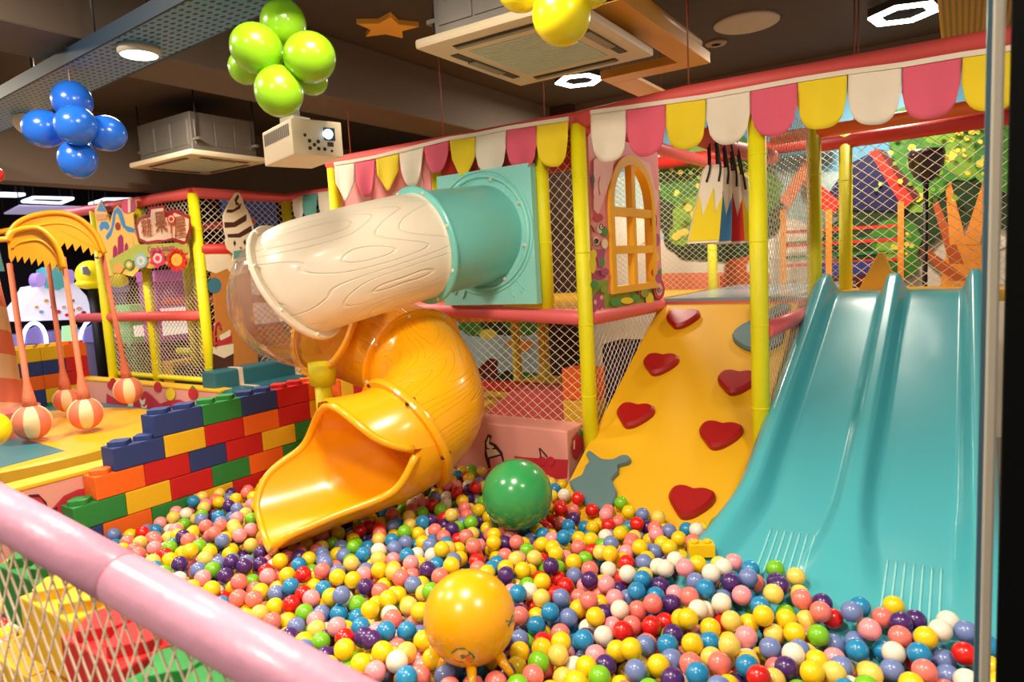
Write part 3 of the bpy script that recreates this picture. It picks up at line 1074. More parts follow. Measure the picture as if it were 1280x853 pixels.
def tube_sec(name, i0, i1, m, r=TR, seg=48, thick=0.012, both=True):
    me_v, me_f, uvs = [], [], []
    for sh in ((r, 1), (r - thick, -1)) if both else ((r, 1),):
        base = len(me_v)
        for i in range(i0, i1 + 1):
            p, t, u_, w_ = FR[i]
            for k in range(seg + 1):
                an = 2 * PI * k / seg + PI
                me_v.append(p + (u_ * math.cos(an) + w_ * math.sin(an)) * sh[0])
                uvs.append((LEN[i], k / seg))
        q = seg + 1
        for i in range(i1 - i0):
            for k in range(seg):
                f = (base + i * q + k, base + i * q + k + 1, base + (i + 1) * q + k + 1, base + (i + 1) * q + k)
                me_f.append(f if sh[1] > 0 else tuple(reversed(f)))
    if both:
        half = len(me_v) // 2
        q = seg + 1
        for row in (0, (i1 - i0) * q):
            for k in range(seg):
                me_f.append((row + k, row + k + 1, half + row + k + 1, half + row + k))
    me = bpy.data.meshes.new(name)
    me.from_pydata([v - ts.location for v in me_v], [], me_f)
    uvl = me.uv_layers.new(name='UVMap')
    for l in me.loops:
        uvl.data[l.index].uv = uvs[l.vertex_index]
    me.polygons.foreach_set('use_smooth', [True] * len(me.polygons))
    me.materials.append(m)
    o = bpy.data.objects.new(name, me)
    COL.objects.link(o)
    o.parent = ts
    return o


def flange(i, m, r=TR, wd=0.036, half=0.014, bolts=8, bm_='bolt', a0=0.3, name='flange'):
    p, t, u_, w_ = FR[i]
    mb = MB()
    prof = [(r - 0.002, -half), (r + wd - 0.006, -half), (r + wd, -half * 0.4), (r + wd, half * 0.4), (r + wd - 0.006, half), (r - 0.002, half)]
    seg = 56
    vs = [p + t * z + (u_ * math.cos(2 * PI * k / seg) + w_ * math.sin(2 * PI * k / seg)) * rr for rr, z in prof for k in range(seg)]
    fs = []
    for a_ in range(len(prof)):
        b_ = (a_ + 1) % len(prof)
        for k in range(seg):
            l = (k + 1) % seg
            fs.append((a_ * seg + k, a_ * seg + l, b_ * seg + l, b_ * seg + k))
    mb.add(vs, fs, False)
    fl = mb.build(name, m, ts)
    for k in range(bolts):
        an = a0 + 2 * PI * k / bolts
        q = p + (u_ * math.cos(an) + w_ * math.sin(an)) * (r + wd * 0.5)
        for sg in (-1, 1):
            MB().ball(q + t * half * sg, 0.0115, 8, 6).build('bolt', M[bm_], fl)
    return fl


I = lambda k: k * NSUB
tag(tube_sec('tube_section', 0, I(1), M['aqua']), 'aqua tube leaving the panel')
tag(tube_sec('tube_section', I(1), I(3), M['white']), 'cream tube with wood-grain relief')
tag(tube_sec('tube_section', I(3), I(5) + 2, M['clear'], thick=0.006, both=False), 'clear tinted elbow')
tag(tube_sec('tube_section', I(5) + 2, I(7), M['yel']), 'upper golden tube')
tag(tube_sec('tube_section', I(7), I(9), M['yel']), 'lower golden tube')
flange(I(1), M['aqua'])
flange(I(3), mat('cream smooth plastic', (232, 218, 196), 0.4))
flange(I(5) + 2, M['yels'], bolts=6)
flange(I(7), M['yels'])
flange(I(9), M['yels'], half=0.02, bolts=6, bm_='line')
# scoop-shaped chute
seg = 44


def pw(x, tab):
    for (xa_, ya_), (xb_, yb_) in zip(tab, tab[1:]):
        if x <= xb_:
            return ya_ + (yb_ - ya_) * (x - xa_) / (xb_ - xa_)
    return tab[-1][1]


i0, i1 = I(9), len(TP) - 1
ring = []
for i in range(i0, i1 + 1):
    s = (i - i0) / (i1 - i0)
    p, t, u_, w_ = FR[i]
    # coverage measured from the tube's underside: near side (nr) falls away quickly, far side keeps a hood
    far = math.radians(pw(s, ((0, 270), (0.07, 268), (0.13, 260), (0.2, 250), (0.35, 222), (0.47, 188), (0.53, 122), (0.62, 98), (0.8, 86), (0.93, 74), (1.0, 56))))
    nr = math.radians(pw(s, ((0, 90), (0.07, 92), (0.11, 80), (0.15, 66), (0.22, 57), (0.9, 54), (1.0, 44))))
    rr = TR * (1 + 0.10 * sstep(0.5, 1.0, s))
    row = []
    for k in range(seg + 1):
        an = -nr + (far + nr) * k / seg
        hood = 1 + 0.09 * sstep(0.15, 0.5, s) * sstep(1.7, 2.9, an)
        row.append(p + (-u_ * math.cos(an) + w_ * math.sin(an)) * rr * hood)
    ring.append(row)
chute_rim_near = [r[0] for r in ring]
chute_rim_far = [r[-1] for r in ring]
vs = [v for r in ring for v in r]
q = seg + 1
n0 = len(vs)
inner = []
for i, r in enumerate(ring):
    p = FR[i0 + i][0]
    inner += [v + (p - v).normalized() * 0.014 for v in r]
fs = []
for i in range(len(ring) - 1):
    for k in range(seg):
        f = (i * q + k, i * q + k + 1, (i + 1) * q + k + 1, (i + 1) * q + k)
        fs.append(f)
        fs.append(tuple(n0 + a_ for a_ in reversed(f)))
ch = MB().add(vs + inner, fs, True).build('chute', M['yels'], ts)
edge = chute_rim_far[3:] + list(reversed(ring[-1][1:-1])) + list(reversed(chute_rim_near[3:]))
for _ in range(4):
    edge = [edge[0]] + [(edge[i - 1] + edge[i] * 2 + edge[i + 1]) / 4 for i in range(1, len(edge) - 1)] + [edge[-1]]
MB().tube(edge, 0.02, 10).build('rolled_lip', M['yels'], ts)
# entry panel
epn = MB()
ep0 = [at_y(553, 222, 3.49), at_y(672, 206, 3.49), at_y(680, 380, 3.49), at_y(562, 381, 3.49)]
xa, xb, za, zb = -2.80, -2.10, 1.395, 2.215
ctr = Vector((FR[0][0].x, 3.46, FR[0][0].z))
outer = []
NN = 48
for k in range(NN):
    an = 2 * PI * k / NN
    dx, dz = math.cos(an), math.sin(an)
    cx, cz = (xa + xb) / 2, (za + zb) / 2
    scx = ((xb - ctr.x) if dx > 0 else (xa - ctr.x)) / dx if abs(dx) > 1e-6 else 9
    scz = ((zb - ctr.z) if dz > 0 else (za - ctr.z)) / dz if abs(dz) > 1e-6 else 9
    sc_ = min(scx, scz)
    outer.append((ctr.x + dx * sc_, 3.46, ctr.z + dz * sc_))
innr = [(ctr.x + 0.288 * math.cos(2 * PI * k / NN), 3.46, ctr.z + 0.288 * math.sin(2 * PI * k / NN)) for k in range(NN)]
# snap nearest outline points to the corners
for cx, cz in ((xa, za), (xb, za), (xb, zb), (xa, zb)):
    j = min(range(NN), key=lambda k: (outer[k][0] - cx) ** 2 + (outer[k][2] - cz) ** 2)
    outer[j] = (cx, 3.46, cz)
ep = MB().ring_plate(outer, innr, (0, 0.055, 0)).build('entry_panel', M['aquapanel'], ts)
em = MB()
for rr, th in ((0.345, 0.014), (0.375, 0.006)):
    em.tube([(ctr.x + rr * 0.98 * math.cos(2 * PI * k / 48), 3.457, ctr.z + rr * math.sin(2 * PI * k / 48)) for k in range(48)], th, 8, closed=True)
for cx, cz, sx in ((xa + 0.10, zb - 0.13, 1), (xb - 0.11, zb - 0.13, -1), (xb - 0.11, za + 0.11, -1), (xa + 0.10, za + 0.11, 1)):
    em.tube([(cx + 0.075 * math.cos(a_ + (0 if sx > 0 else PI)), 3.459, cz + 0.085 * math.sin(a_)) for a_ in [(-0.9 + 2.0 * k / 10) for k in range(11)]], 0.005, 6)
    em.tube([(cx - 0.03 * sx, 3.459, cz - 0.03), (cx, 3.459, cz + 0.01), (cx + 0.03 * sx, 3.459, cz + 0.035)], 0.004, 6)
    em.tube([(cx - 0.01 * sx, 3.459, cz - 0.045), (cx + 0.012 * sx, 3.459, cz - 0.01)], 0.004, 6)
em.build('moulded_relief', M['aquapanel'], ep)
for k in range(8):
    an = 0.5 + 2 * PI * k / 8
    MB().ball((ctr.x + 0.325 * math.cos(an), 3.45, ctr.z + 0.325 * math.sin(an)), 0.013, 10, 6).build('bolt', M['bolt'], ep)
# support post under the elbow
sp_ = at_d(402, 462, 4.02)
MB().tube([(sp_.x, sp_.y, 0.0), (sp_.x, sp_.y, sp_.z)], 0.048, 16).build('support_post', M['post'], ts)
MB().tube([(sp_.x, sp_.y, sp_.z - 0.09), (sp_.x + 0.01, sp_.y, sp_.z + 0.035)], [0.072, 0.084], 18).build('support_collar', M['post'], ts)

# ------------------------------------------------------------------ foam toy-block walls
BC = {'b': mat('navy foam block', (38, 58, 118), 0.75, 0.12, 60, bump=0.12), 'g': mat('green foam block', (38, 132, 56), 0.75, 0.12, 60, bump=0.12), 'r': mat('red foam block', (196, 18, 20), 0.7, 0.06, 60),
      'y': mat('yellow foam block', (232, 184, 16), 0.7, 0.06, 60), 'o': mat('orange foam block', (238, 104, 14), 0.7, 0.06, 60), 'n': mat('dark navy foam block', (28, 36, 66), 0.7, 0.06, 60)}


def stud_mesh(c, along, across, parent, m, dims):
    la, lc = dims
    pts = []
    for k in range(28):
        a_ = 2 * PI * k / 28
        f = 1 + 0.13 * math.cos(4 * a_)
        pts.append(Vector(c) + along * (math.cos(a_) * la * f) + across * (math.sin(a_) * lc * f))
    return MB().plate(pts, (0, 0, 0.026)).build('stud', m, parent, bevel=0.003)


def block(parent, lo, hi, ck, studs=False, axis='y', nst=2):
    o = MB().span(lo, hi).build('foam_block', BC[ck], parent, bevel=0.006)
    if studs:
        al = Vector((0, 1, 0)) if axis == 'y' else Vector((1, 0, 0))
        ac = Vector((1, 0, 0)) if axis == 'y' else Vector((0, 1, 0))
        L = (hi[1] - lo[1]) if axis == 'y' else (hi[0] - lo[0])
        Wd = (hi[0] - lo[0]) if axis == 'y' else (hi[1] - lo[1])
        cx, cy = (lo[0] + hi[0]) / 2, (lo[1] + hi[1]) / 2
        for i in range(nst):
            off = (i + 0.5) / nst * L - L / 2
            stud_mesh(Vector((cx, cy, hi[2] - 0.001)) + al * off, al, ac, o, BC[ck], (L / nst * 0.41, Wd * 0.40))
    return o


G = 0.0012
bw = thing('foam_block_barrier', 'stepped wall of large coloured foam toy blocks on the left of the ball pit', 'block wall', (-3.81, 2.5, 0))
ROWS = [
    (0.777, [(2.00, 2.30, 'b', 1), (2.30, 2.565, 'g', 1), (2.565, 2.83, 'b', 1), (2.83, 3.09, 'r', 1), (3.09, 3.22, 'o', 1)]),
    (0.650, [(1.77, 2.05, 'b', 1), (2.05, 2.30, 'y', 0), (2.30, 2.565, 'r', 0), (2.565, 2.83, 'o', 0), (2.83, 3.09, 'r', 0), (3.09, 3.22, 'y', 0)]),
    (0.523, [(1.665, 1.925, 'o', 1), (1.925, 2.19, 'r', 0), (2.19, 2.43, 'b', 0), (2.43, 2.69, 'r', 0), (2.69, 2.95, 'y', 0), (2.95, 3.22, 'g', 0)]),
    (0.396, [(1.545, 1.81, 'g', 1), (1.81, 2.06, 'y', 0), (2.06, 2.32, 'r', 0), (2.32, 2.58, 'g', 0), (2.58, 2.84, 'o', 0), (2.84, 3.08, 'g', 0), (3.08, 3.22, 'n', 0)]),
    (0.269, [(1.42, 1.68, 'b', 0), (1.68, 1.94, 'o', 0), (1.94, 2.19, 'g', 0), (2.19, 2.45, 'y', 0), (2.45, 2.71, 'r', 0), (2.71, 2.97, 'b', 0), (2.97, 3.22, 'o', 0)]),
]
for z0, bl in ROWS:
    for (ya, yb, ck, st) in bl:
        block(bw, (-3.875, ya + G, z0 + G), (-3.745 - random.random() * 0.004, yb - G, z0 + 0.127 - G), ck, bool(st))
block(bw, (-3.875, 1.42, 0.0), (-3.748, 2.3, 0.268), 'r')
block(bw, (-3.875, 2.303, 0.0), (-3.748, 3.22, 0.268), 'y')
for (xa_, xb_, cs) in ((-3.72, -3.595, 'oooyg'), (-3.593, -3.468, 'yoyon'), (-3.466, -3.33, 'rryng')):
    for k, ck in enumerate(cs):
        block(bw, (xa_, 3.24, 0.782 - 0.127 * k + G), (xb_, 3.37, 0.909 - 0.127 * k - G), ck, k == 0, 'y', 1)
block(bw, (-3.72, 3.24, 0.0), (-3.33, 3.37, 0.272), 'b')

# near stepped row just behind the front fence net
nw = thing('foam_block_barrier', 'low row of foam toy blocks directly behind the front fence net', 'block wall', (-1.6, 0.7, 0))
for (cx, cy, zt, ck) in ((-1.985, 0.745, 0.915, 'g'), (-1.735, 0.70, 0.905, 'y'), (-1.475, 0.675, 0.888, 'r'), (-1.215, 0.675, 0.868, 'g')):
    block(nw, (cx - 0.126, cy - 0.07, zt - 0.15), (cx + 0.126, cy + 0.07, zt), ck, True, 'x')
for (x0, x1, cs) in ((-2.10, -1.85, 'yob'), (-1.845, -1.61, 'yyg'), (-1.60, -1.35, 'rro'), (-1.34, -1.09, 'gby')):
    for k, ck in enumerate(cs):
        block(nw, (x0, 0.62, 0.71 - 0.24 * (k + 1) + G), (x1, 0.75, 0.71 - 0.24 * k - G), ck)
        if k == 2:
            break

# far wall behind the carousel
fw = thing('foam_block_barrier', 'tall wall of foam toy blocks behind the candy carousel', 'block wall', (-8.15, 3.1, 0))
FROW = ['ogyyo', 'bobbr', 'oroor', 'yybyy', 'nobgr', 'goyyo', 'rbgoy']
for r, cs in enumerate(FROW):
    off = 0.0 if r % 2 else 0.09
    for k, ck in enumerate(cs):
        ya = 2.55 + k * 0.225
        block(fw, (-8.22, ya + G, 1.05 - 0.15 * (r + 1) + G), (-8.08, ya + 0.225 - G, 1.05 - 0.15 * r - G), ck, r == 0)

# ------------------------------------------------------------------ big balls and other things lying on the ball pit
GB = (-1.80, 2.69, 0.515, 0.172)
HB = (-1.30, 1.63, 0.515, 0.147)
tag(MB().ball(GB[:3], GB[3], 48, 32).build('exercise_ball', mat('pearly green vinyl', (52, 156, 84), 0.24, 0.05, coat=0.4)), 'large glossy green exercise ball lying on the small pit balls', 'ball')
hb = thing('hopper_ball', 'large yellow bouncy hopper ball with stubby feet in the front of the pit', 'ball', (HB[0], HB[1], HB[2] - HB[3]))
MB().ball(HB[:3], HB[3], 48, 32).build('ball_body', mat('amber vinyl ball', (234, 166, 6), 0.28, 0.03, coat=0.35), hb)
for dx, dy, dz, L in ((0.10, 0.00, -0.10, 0.075), (0.055, -0.075, -0.105, 0.07), (-0.055, -0.06, -0.115, 0.05)):
    n_ = Vector((dx, dy, dz)).normalized()
    c0 = Vector(HB[:3]) + n_ * HB[3] * 0.96
    MB().tube([c0, c0 + n_ * L * 0.7, c0 + n_ * L], [0.017, 0.013, 0.011], 10).build('foot', mat('amber vinyl ball', (234, 166, 6), 0.28), hb)


def on_ball(px, py, B, k=1.002):
    d = ray(px, py)
    oc = EYE - Vector(B[:3])
    a_, b_, c_ = d.dot(d), 2 * oc.dot(d), oc.dot(oc) - (B[3] * k) ** 2
    t = (-b_ - math.sqrt(max(0, b_ * b_ - 4 * a_ * c_))) / (2 * a_)
    return EYE + d * t


pm = MB()
for pts, k in (([(564, 816), (570, 811), (580, 810), (590, 817), (594, 822), (590, 829), (576, 829), (567, 826)], 0), ([(580, 822), (588, 821), (591, 826), (584, 828)], 1), ([(632, 776), (641, 768), (643, 778), (636, 785)], 0)):
    ps = [on_ball(a_, b_, HB, 1.004 + 0.003 * k) for a_, b_ in pts]
    c_ = sum((p for p in ps), Vector()) / len(ps)
    c_ = Vector(HB[:3]) + (c_ - Vector(HB[:3])).normalized() * HB[3] * (1.004 + 0.003 * k)
    nn = len(ps)
    MB().add(ps + [c_], [(i, (i + 1) % nn, nn) for i in range(nn)]).build('printed_motif', (mat('grey green print', (86, 112, 84), 0.5), M['orange'])[k], hb)
tb = MB().box((-0.87, 2.62, 0.44), (0.10, 0.055, 0.05), 0.5)
for sx in (-0.025, 0.025):
    tb.tube([Vector((-0.87, 2.62, 0.465)) + Matrix.Rotation(0.5, 3, 'Z') @ Vector((sx, 0, 0)), Vector((-0.87, 2.62, 0.478)) + Matrix.Rotation(0.5, 3, 'Z') @ Vector((sx, 0, 0))], 0.014, 12)
tag(tb.build('toy_brick', mat('bright yellow toy plastic', (238, 196, 10), 0.4)), 'small yellow plastic toy brick lying on the pit balls by the slide', 'toy')

# ------------------------------------------------------------------ tote bags hanging from the rail
BAGS = [('yellow', 'fyel', (893, 206), (878, 304), 3.60, 'yellow-bottomed cream tote bag, frontmost of the bags on the rail'),
        ('blue', 'bblue', (903, 210), (894, 305), 3.70, 'blue-bottomed cream tote bag hanging second from the front'),
        ('red', 'bred', (913, 214), (911, 305), 3.80, 'red-bottomed cream tote bag hanging between the blue and yellow ones'),
        ('yellow', 'fyel', (922, 219), (930, 304), 3.90, 'yellow-bottomed cream tote bag, hindmost of the bags on the rail')]
M['bblue'] = mat('blue bag print', (58, 128, 184), 0.7)
M['bred'] = mat('red bag print', (214, 36, 30), 0.7)
M['bagc'] = mat('cream bag cloth', (236, 222, 202), 0.75, 0.04)
for i, (cn, mk, tp, bt, dp, lab) in enumerate(BAGS):
    T, B = at_d(tp[0], tp[1], dp), at_d(bt[0], bt[1], dp + 0.02)
    root = thing('tote_bag', lab, 'bag', (B.x, B.y, B.z), 'tote bags on the rail')
    wdir = Vector((0.86, 0.51, 0))
    nrm = Vector((0.51, -0.86, 0))
    hw0, hw1 = 0.052, 0.080

    def bp3(s, t, off=0.0):
        c_ = B.lerp(T, t)
        return c_ + wdir * (s * (hw1 + (hw0 - hw1) * t)) + nrm * off
    MB().plate([bp3(-1, 0, 0.022), bp3(1, 0, 0.022), bp3(1, 0.5, 0.018), bp3(0.9, 0.94, 0.008), bp3(0.6, 1, 0.006), bp3(-0.7, 1, 0.006), bp3(-1, 0.93, 0.008), bp3(-1, 0.5, 0.018)], -nrm * 0.034).build('bag_body', M['bagc'], root)
    z_ = [bp3(-1, 0.03, 0.0235), bp3(1, 0.03, 0.0235), bp3(1, 0.62, 0.019), bp3(0.55, 0.36, 0.021), bp3(0.15, 0.70, 0.018), bp3(-0.35, 0.34, 0.021), bp3(-0.98, 0.62, 0.019)]
    MB().plate(z_, nrm * 0.002).build('colour_print', M[mk], root)
    for sgn in (-1, 1):
        off = 0.018 if sgn > 0 else -0.018
        a_, b_ = bp3(-0.55, 0.78, off), bp3(0.55, 0.78, off)
        top = Vector((T.x * 0.5 + (-1.13) * 0.5, T.y, 2.235 + 0.055))
        MB().tube(cr([a_, bp3(-0.5, 1.0, off), top - wdir * 0.012 + nrm * off, top + wdir * 0.012 + nrm * off, bp3(0.5, 1.0, off), b_], 5), 0.0055, 6).build('handle', M['black'], root)

# small things standing on the right deck
wd = MB().plate([at_y(1072, 364, 5.2), at_y(1122, 362, 5.2), at_y(1104, 316, 5.2), at_y(1098, 316, 5.2)], (0, 0.12, 0))
tag(wd.build('soft_wedge', M['decky'], bevel=0.006), 'yellow soft triangular wedge standing on the deck behind the slide', 'wedge')
bs = thing('hoop_stand', 'black pole stand with a dark bucket top behind the slide net', 'stand', tuple(at_y(1156, 356, 5.7)))
p0, p1 = at_y(1156, 362, 5.7), at_y(1158, 222, 5.7)
MB().tube([(p0.x, 5.7, 0.0), (p0.x, 5.7, p1.z)], 0.017, 10).build('pole', M['black'], bs)
MB().lathe([(0.02, 0), (0.07, 0.04), (0.105, 0.11), (0.115, 0.19), (0.11, 0.23), (0.10, 0.23), (0.09, 0.11)], (p0.x, 5.7, p1.z - 0.04), 20).build('bucket', mat('smoky dark plastic', (52, 34, 34), 0.25), bs)
# blocks behind the ramp-side net
ub = thing('toy_block_stack', 'orange and yellow toy blocks stacked behind the net left of the ramp', 'blocks', (-1.98, 3.82, 0))
MB().span((-2.12, 3.75, 0.76), (-1.89, 3.9, 0.96)).build('foam_block', BC['o'], ub, bevel=0.006)
MB().span((-2.12, 3.75, 0.56), (-1.89, 3.9, 0.757)).build('foam_block', BC['y'], ub, bevel=0.006)
MB().span((-2.12, 3.75, 0.0), (-1.89, 3.9, 0.557)).build('foam_block', BC['y'], ub, bevel=0.006)
tag(MB().span((-2.1, 4.3, 0.0), (-1.9, 4.62, 1.05)).build('foam_cuboid', BC['b'], bevel=0.01), 'upright navy foam cuboid behind the ramp-side net', 'block')
sp2 = MB().plate([(-2.75, 4.1, 0.45), (-3.1, 4.1, 0.45), (-2.75, 4.1, 0.72), (-2.2, 4.1, 0.75), (-2.0, 4.1, 0.45)], (0, 0.3, 0))
tag(sp2.build('soft_ramp', mat('rose vinyl', (206, 92, 100), 0.5)), 'rose soft ramp behind the net under the deck', 'ramp')
MB().span((-3.8, 3.66, 0.0), (-1.9, 6.7, 0.45)).build('platform', M['yelpad'], pf)

# ------------------------------------------------------------------ front fence: padded rail and net
A, B = at_d(0, 639, 1.35), at_d(313, 815, 1.06)
dAB = (B - A)
ff = thing('front_fence', 'lilac pink padded rail with cream net along the near edge of the pit', 'fence', (A.x, A.y, 0))
sm = A.lerp(B, 0.545)
dn = dAB.normalized()
MB().tube([A - dAB * 1.2, A, sm - dn * 0.0015], 0.0455, 24).build('rail', M['frail'], ff)
MB().tube([sm + dn * 0.0015, B, B + dAB * 0.55], 0.0455, 24).build('rail', M['frail'], ff)
MB().tube([sm - dn * 0.004, sm + dn * 0.004], 0.0445, 24).build('seam', mat('rose seam tape', (206, 110, 134), 0.5), ff)
hor = Vector((dAB.x, dAB.y, 0)).normalized()
dnv = Vector((0, 0, -1.0))
st_ = A - dAB * 0.6
L_ = dAB.length * 2.1
netting('net', ff, st_ - Vector((0, 0, 0.02)), dAB, Vector((0.0, 0.0, -1)) , L_, 0.98, 0.043, 0.084, 0.0024)
for q in (A - dAB * 1.1, B + dAB * 0.5):
    MB().tube([(q.x, q.y, 0), (q.x, q.y, q.z)], 0.04, 14).build('post', M['frail'], ff)

# ------------------------------------------------------------------ ball pit
struct('floor_pit', MB().span((-3.74, 0.76, 0.0), (0.45, 3.38, 0.22)), mat('pit floor mat', (60, 92, 120), 0.7))
BR = 0.035
BCOL = [('yellow', (244, 204, 12), 26), ('pale yellow', (238, 206, 92), 9), ('coral pink', (238, 122, 112), 14), ('pink', (246, 152, 160), 9), ('periwinkle', (110, 130, 186), 13), ('sky blue', (28, 136, 190), 10),
        ('red', (218, 26, 22), 8), ('purple', (72, 36, 108), 8), ('lime green', (118, 192, 30), 8), ('cream white', (238, 228, 206), 8)]
BM = [mat(n_ + ' ball plastic', c_, 0.3, 0.03, 8, coat=0.25) for n_, c_, _ in BCOL]
ptsC = [TP[i] for i in range(I(8), len(TP), 3)]


def base_z(x, y):
    """lowest resting height of a ball centre over the floor, the ramp and the slide foot; None where no ball fits"""
    b = 0.22 + BR
    if -1.90 < x < -0.84:
        t = (RT0.y - y) / (RT0.y - RT1.y)
        if y > RT1.y - 0.05:
            zz = RT0.z + (RT1.z - RT0.z) * t + BR / abs(RN.z) + 0.006
            for hx, hy in ((-1.115, 3.205), (-1.62, 3.25)):
                if math.hypot(x - hx, y - hy) < 0.17:
                    zz += 0.05
            b = max(b, zz)
    xl, xm, xr, h, hm = slide_sec(y)
    if xl - 0.11 < x < xr + 0.1 and y > 2.36 - BR:
        zz = max(slide_top(x + q, max(y, 2.37) + p_) for q in (-0.03, 0, 0.03) for p_ in (-0.02, 0.02)) + BR * 1.12 if xl - 0.03 < x < xr + 0.03 else lane_z(y) + h + BR * 1.1
        b = max(b, zz)
    return b


def blocked(x, y, z):
    for (bx, by, bz, br) in (GB, HB):
        if (x - bx) ** 2 + (y - by) ** 2 + (z - bz) ** 2 < (br + BR + 0.001) ** 2:
            return True
    for p in ptsC:
        if (x - p.x) ** 2 + (y - p.y) ** 2 + (z - p.z) ** 2 < (TR * 1.09 + BR + 0.01) ** 2:
            return True
    if math.hypot(x - sp_.x, y - sp_.y) < 0.09 or math.hypot(x + 0.845, y - FY + 0.02) < 0.085:
        return True
    return False


def surf(x, y):
    s = 0.400 + 0.016 * math.sin(x * 5.1 + y * 2.3) + 0.014 * math.sin(y * 6.7 - x * 3.1)
    s += 0.05 * math.exp(-((y - 2.45) ** 2 / 0.03 + max(0, abs(x + 0.4) - 0.45) ** 2 / 0.02))
    s += 0.02 * sstep(2.9, 3.35, y)
    return s


rnd = random.Random(11)
cell = {}
balls = []


def near(x, y):
    gx, gy = int(math.floor(x / 0.07)), int(math.floor(y / 0.07))
    for i in (-1, 0, 1):
        for j in (-1, 0, 1):
            for b_ in cell.get((gx + i, gy + j), ()):
                yield b_


D2 = (2 * BR) ** 2


def rest(x, y):
    z = base_z(x, y)
    for (bx, by, bz) in near(x, y):
        d2 = (x - bx) ** 2 + (y - by) ** 2
        if d2 < D2:
            z = max(z, bz + math.sqrt(D2 - d2))
    return z


X0, X1, Y0, Y1 = -3.74 + BR, 0.42, 0.86, 3.39 - BR
fails = 0
tries = 0
while fails < 900 and tries < 24000:
    tries += 1
    x, y = rnd.uniform(X0, X1), rnd.uniform(Y0, Y1)
    px, py, dz = to_px((x, y, 0.4))
    if py > 1010 or px > 1420 or px < -260:
        continue
    best = (rest(x, y), x, y)
    for k in range(9):
        r_ = 0.045 if k < 5 else 0.014
        x2, y2 = min(X1, max(X0, best[1] + rnd.uniform(-r_, r_))), min(Y1, max(Y0, best[2] + rnd.uniform(-r_, r_)))
        z2 = rest(x2, y2)
        if z2 < best[0]:
            best = (z2, x2, y2)
    z, x, y = best
    if z + BR > surf(x, y) + (0.02 if rnd.random() < 0.06 else 0) or blocked(x, y, z):
        fails += 1
        continue
    fails = max(0, fails - 6)
    balls.append((x, y, z))
    cell.setdefault((int(math.floor(x / 0.07)), int(math.floor(y / 0.07))), []).append((x, y, z))
cum = []
for i, (_, _, w_) in enumerate(BCOL):
    cum += [i] * w_
bcol = [rnd.choice(cum) for _ in balls]
# which balls show, by a small depth buffer of discs
Wd, Hd = 640, 427
zb = [[(1e9, -1)] * Wd for _ in range(Hd)]


def disc(px, py, r, z, idx):
    px, py, r = px / 2, py / 2, r / 2
    for yy in range(max(0, int(py - r)), min(Hd, int(py + r) + 1)):
        hw = r * r - (yy + 0.5 - py) ** 2
        if hw <= 0:
            continue
        hw = math.sqrt(hw)
        row = zb[yy]
        for xx in range(max(0, int(px - hw + 0.5)), min(Wd, int(px + hw + 0.5))):
            if z < row[xx][0]:
                row[xx] = (z, idx)


for i, b_ in enumerate(balls):
    px, py, z = to_px(b_)
    if 0 < z and -30 < px < 1310 and py < 880:
        disc(px, py, BR * FPX / z, z - 0.02, i)
for B_ in (GB, HB):
    px, py, z = to_px(B_[:3])
    disc(px, py, B_[3] * FPX / z, z - 0.1, -1)
cnt = {}
for yy in range(Hd):
    for xx in range(Wd):
        i = zb[yy][xx][1]
        if i >= 0:
            X_, Y_ = xx * 2, yy * 2
            if X_ > 1221 or Y_ > 606 + 0.555 * X_:      # behind the door frame, behind the front rail and net
                continue
            cnt[i] = cnt.get(i, 0) + 1
order = sorted(cnt, key=lambda i: -cnt[i])
big = order[:300]
bigset = set(big)
icoS = {}


def ico(sub):
    if sub not in icoS:
        bm = bmesh.new()
        bmesh.ops.create_icosphere(bm, subdivisions=sub, radius=BR)
        bm.verts.ensure_lookup_table()
        icoS[sub] = ([v.co.copy() for v in bm.verts], [tuple(v.index for v in f.verts) for f in bm.faces])
        bm.free()
    return icoS[sub]


bmesh_of = {}
v4, f4 = ico(4)
for i in range(len(BCOL)):
    me = bpy.data.meshes.new('pit_ball')
    me.from_pydata(v4, [], f4)
    me.polygons.foreach_set('use_smooth', [True] * len(f4))
    me.materials.append(BM[i])
    bmesh_of[i] = me
for i in big:
    x, y, z = balls[i]
    ck = bcol[i]
    o = bpy.data.objects.new('pit_ball', bmesh_of[ck])
    COL.objects.link(o)
    o.location = (x, y, z)
    cn = BCOL[ck][0]
    if math.hypot(x - HB[0], y - HB[1]) < 0.32:
        where = 'close around the yellow hopper ball'
    elif y > 2.2 and x > -0.95:
        where = 'at the foot of the turquoise slide'
    elif y > 2.2:
        where = 'around the green exercise ball'
    elif x < -1.45:
        where = 'along the lilac front rail'
    else:
        where = 'in the open front of the pit'
    tag(o, 'small %s plastic pit ball %s' % (cn, where), 'ball', '%s pit balls %s' % (cn, where))
mb = MB()
import itertools
allv, allf, allm = [], [], []
for i, b_ in enumerate(balls):
    if i in bigset:
        continue
    vv, ffc = ico(3 if i in cnt else 2)
    n0 = len(allv)
    allv += [(v.x + b_[0], v.y + b_[1], v.z + b_[2]) for v in vv]
    allf += [tuple(a_ + n0 for a_ in f) for f in ffc]
    allm += [bcol[i]] * len(ffc)
me = bpy.data.meshes.new('pit_balls')
me.from_pydata(allv, [], allf)
for m in BM:
    me.materials.append(m)
me.polygons.foreach_set('use_smooth', [True] * len(allf))
me.polygons.foreach_set('material_index', allm)
o = bpy.data.objects.new('pit_balls', me)
COL.objects.link(o)
tag(o, 'mass of small many-coloured plastic balls filling the rest of the pit', 'balls', None, 'stuff')
print('BALLS', len(balls), 'visible', len(cnt), 'tries', tries)

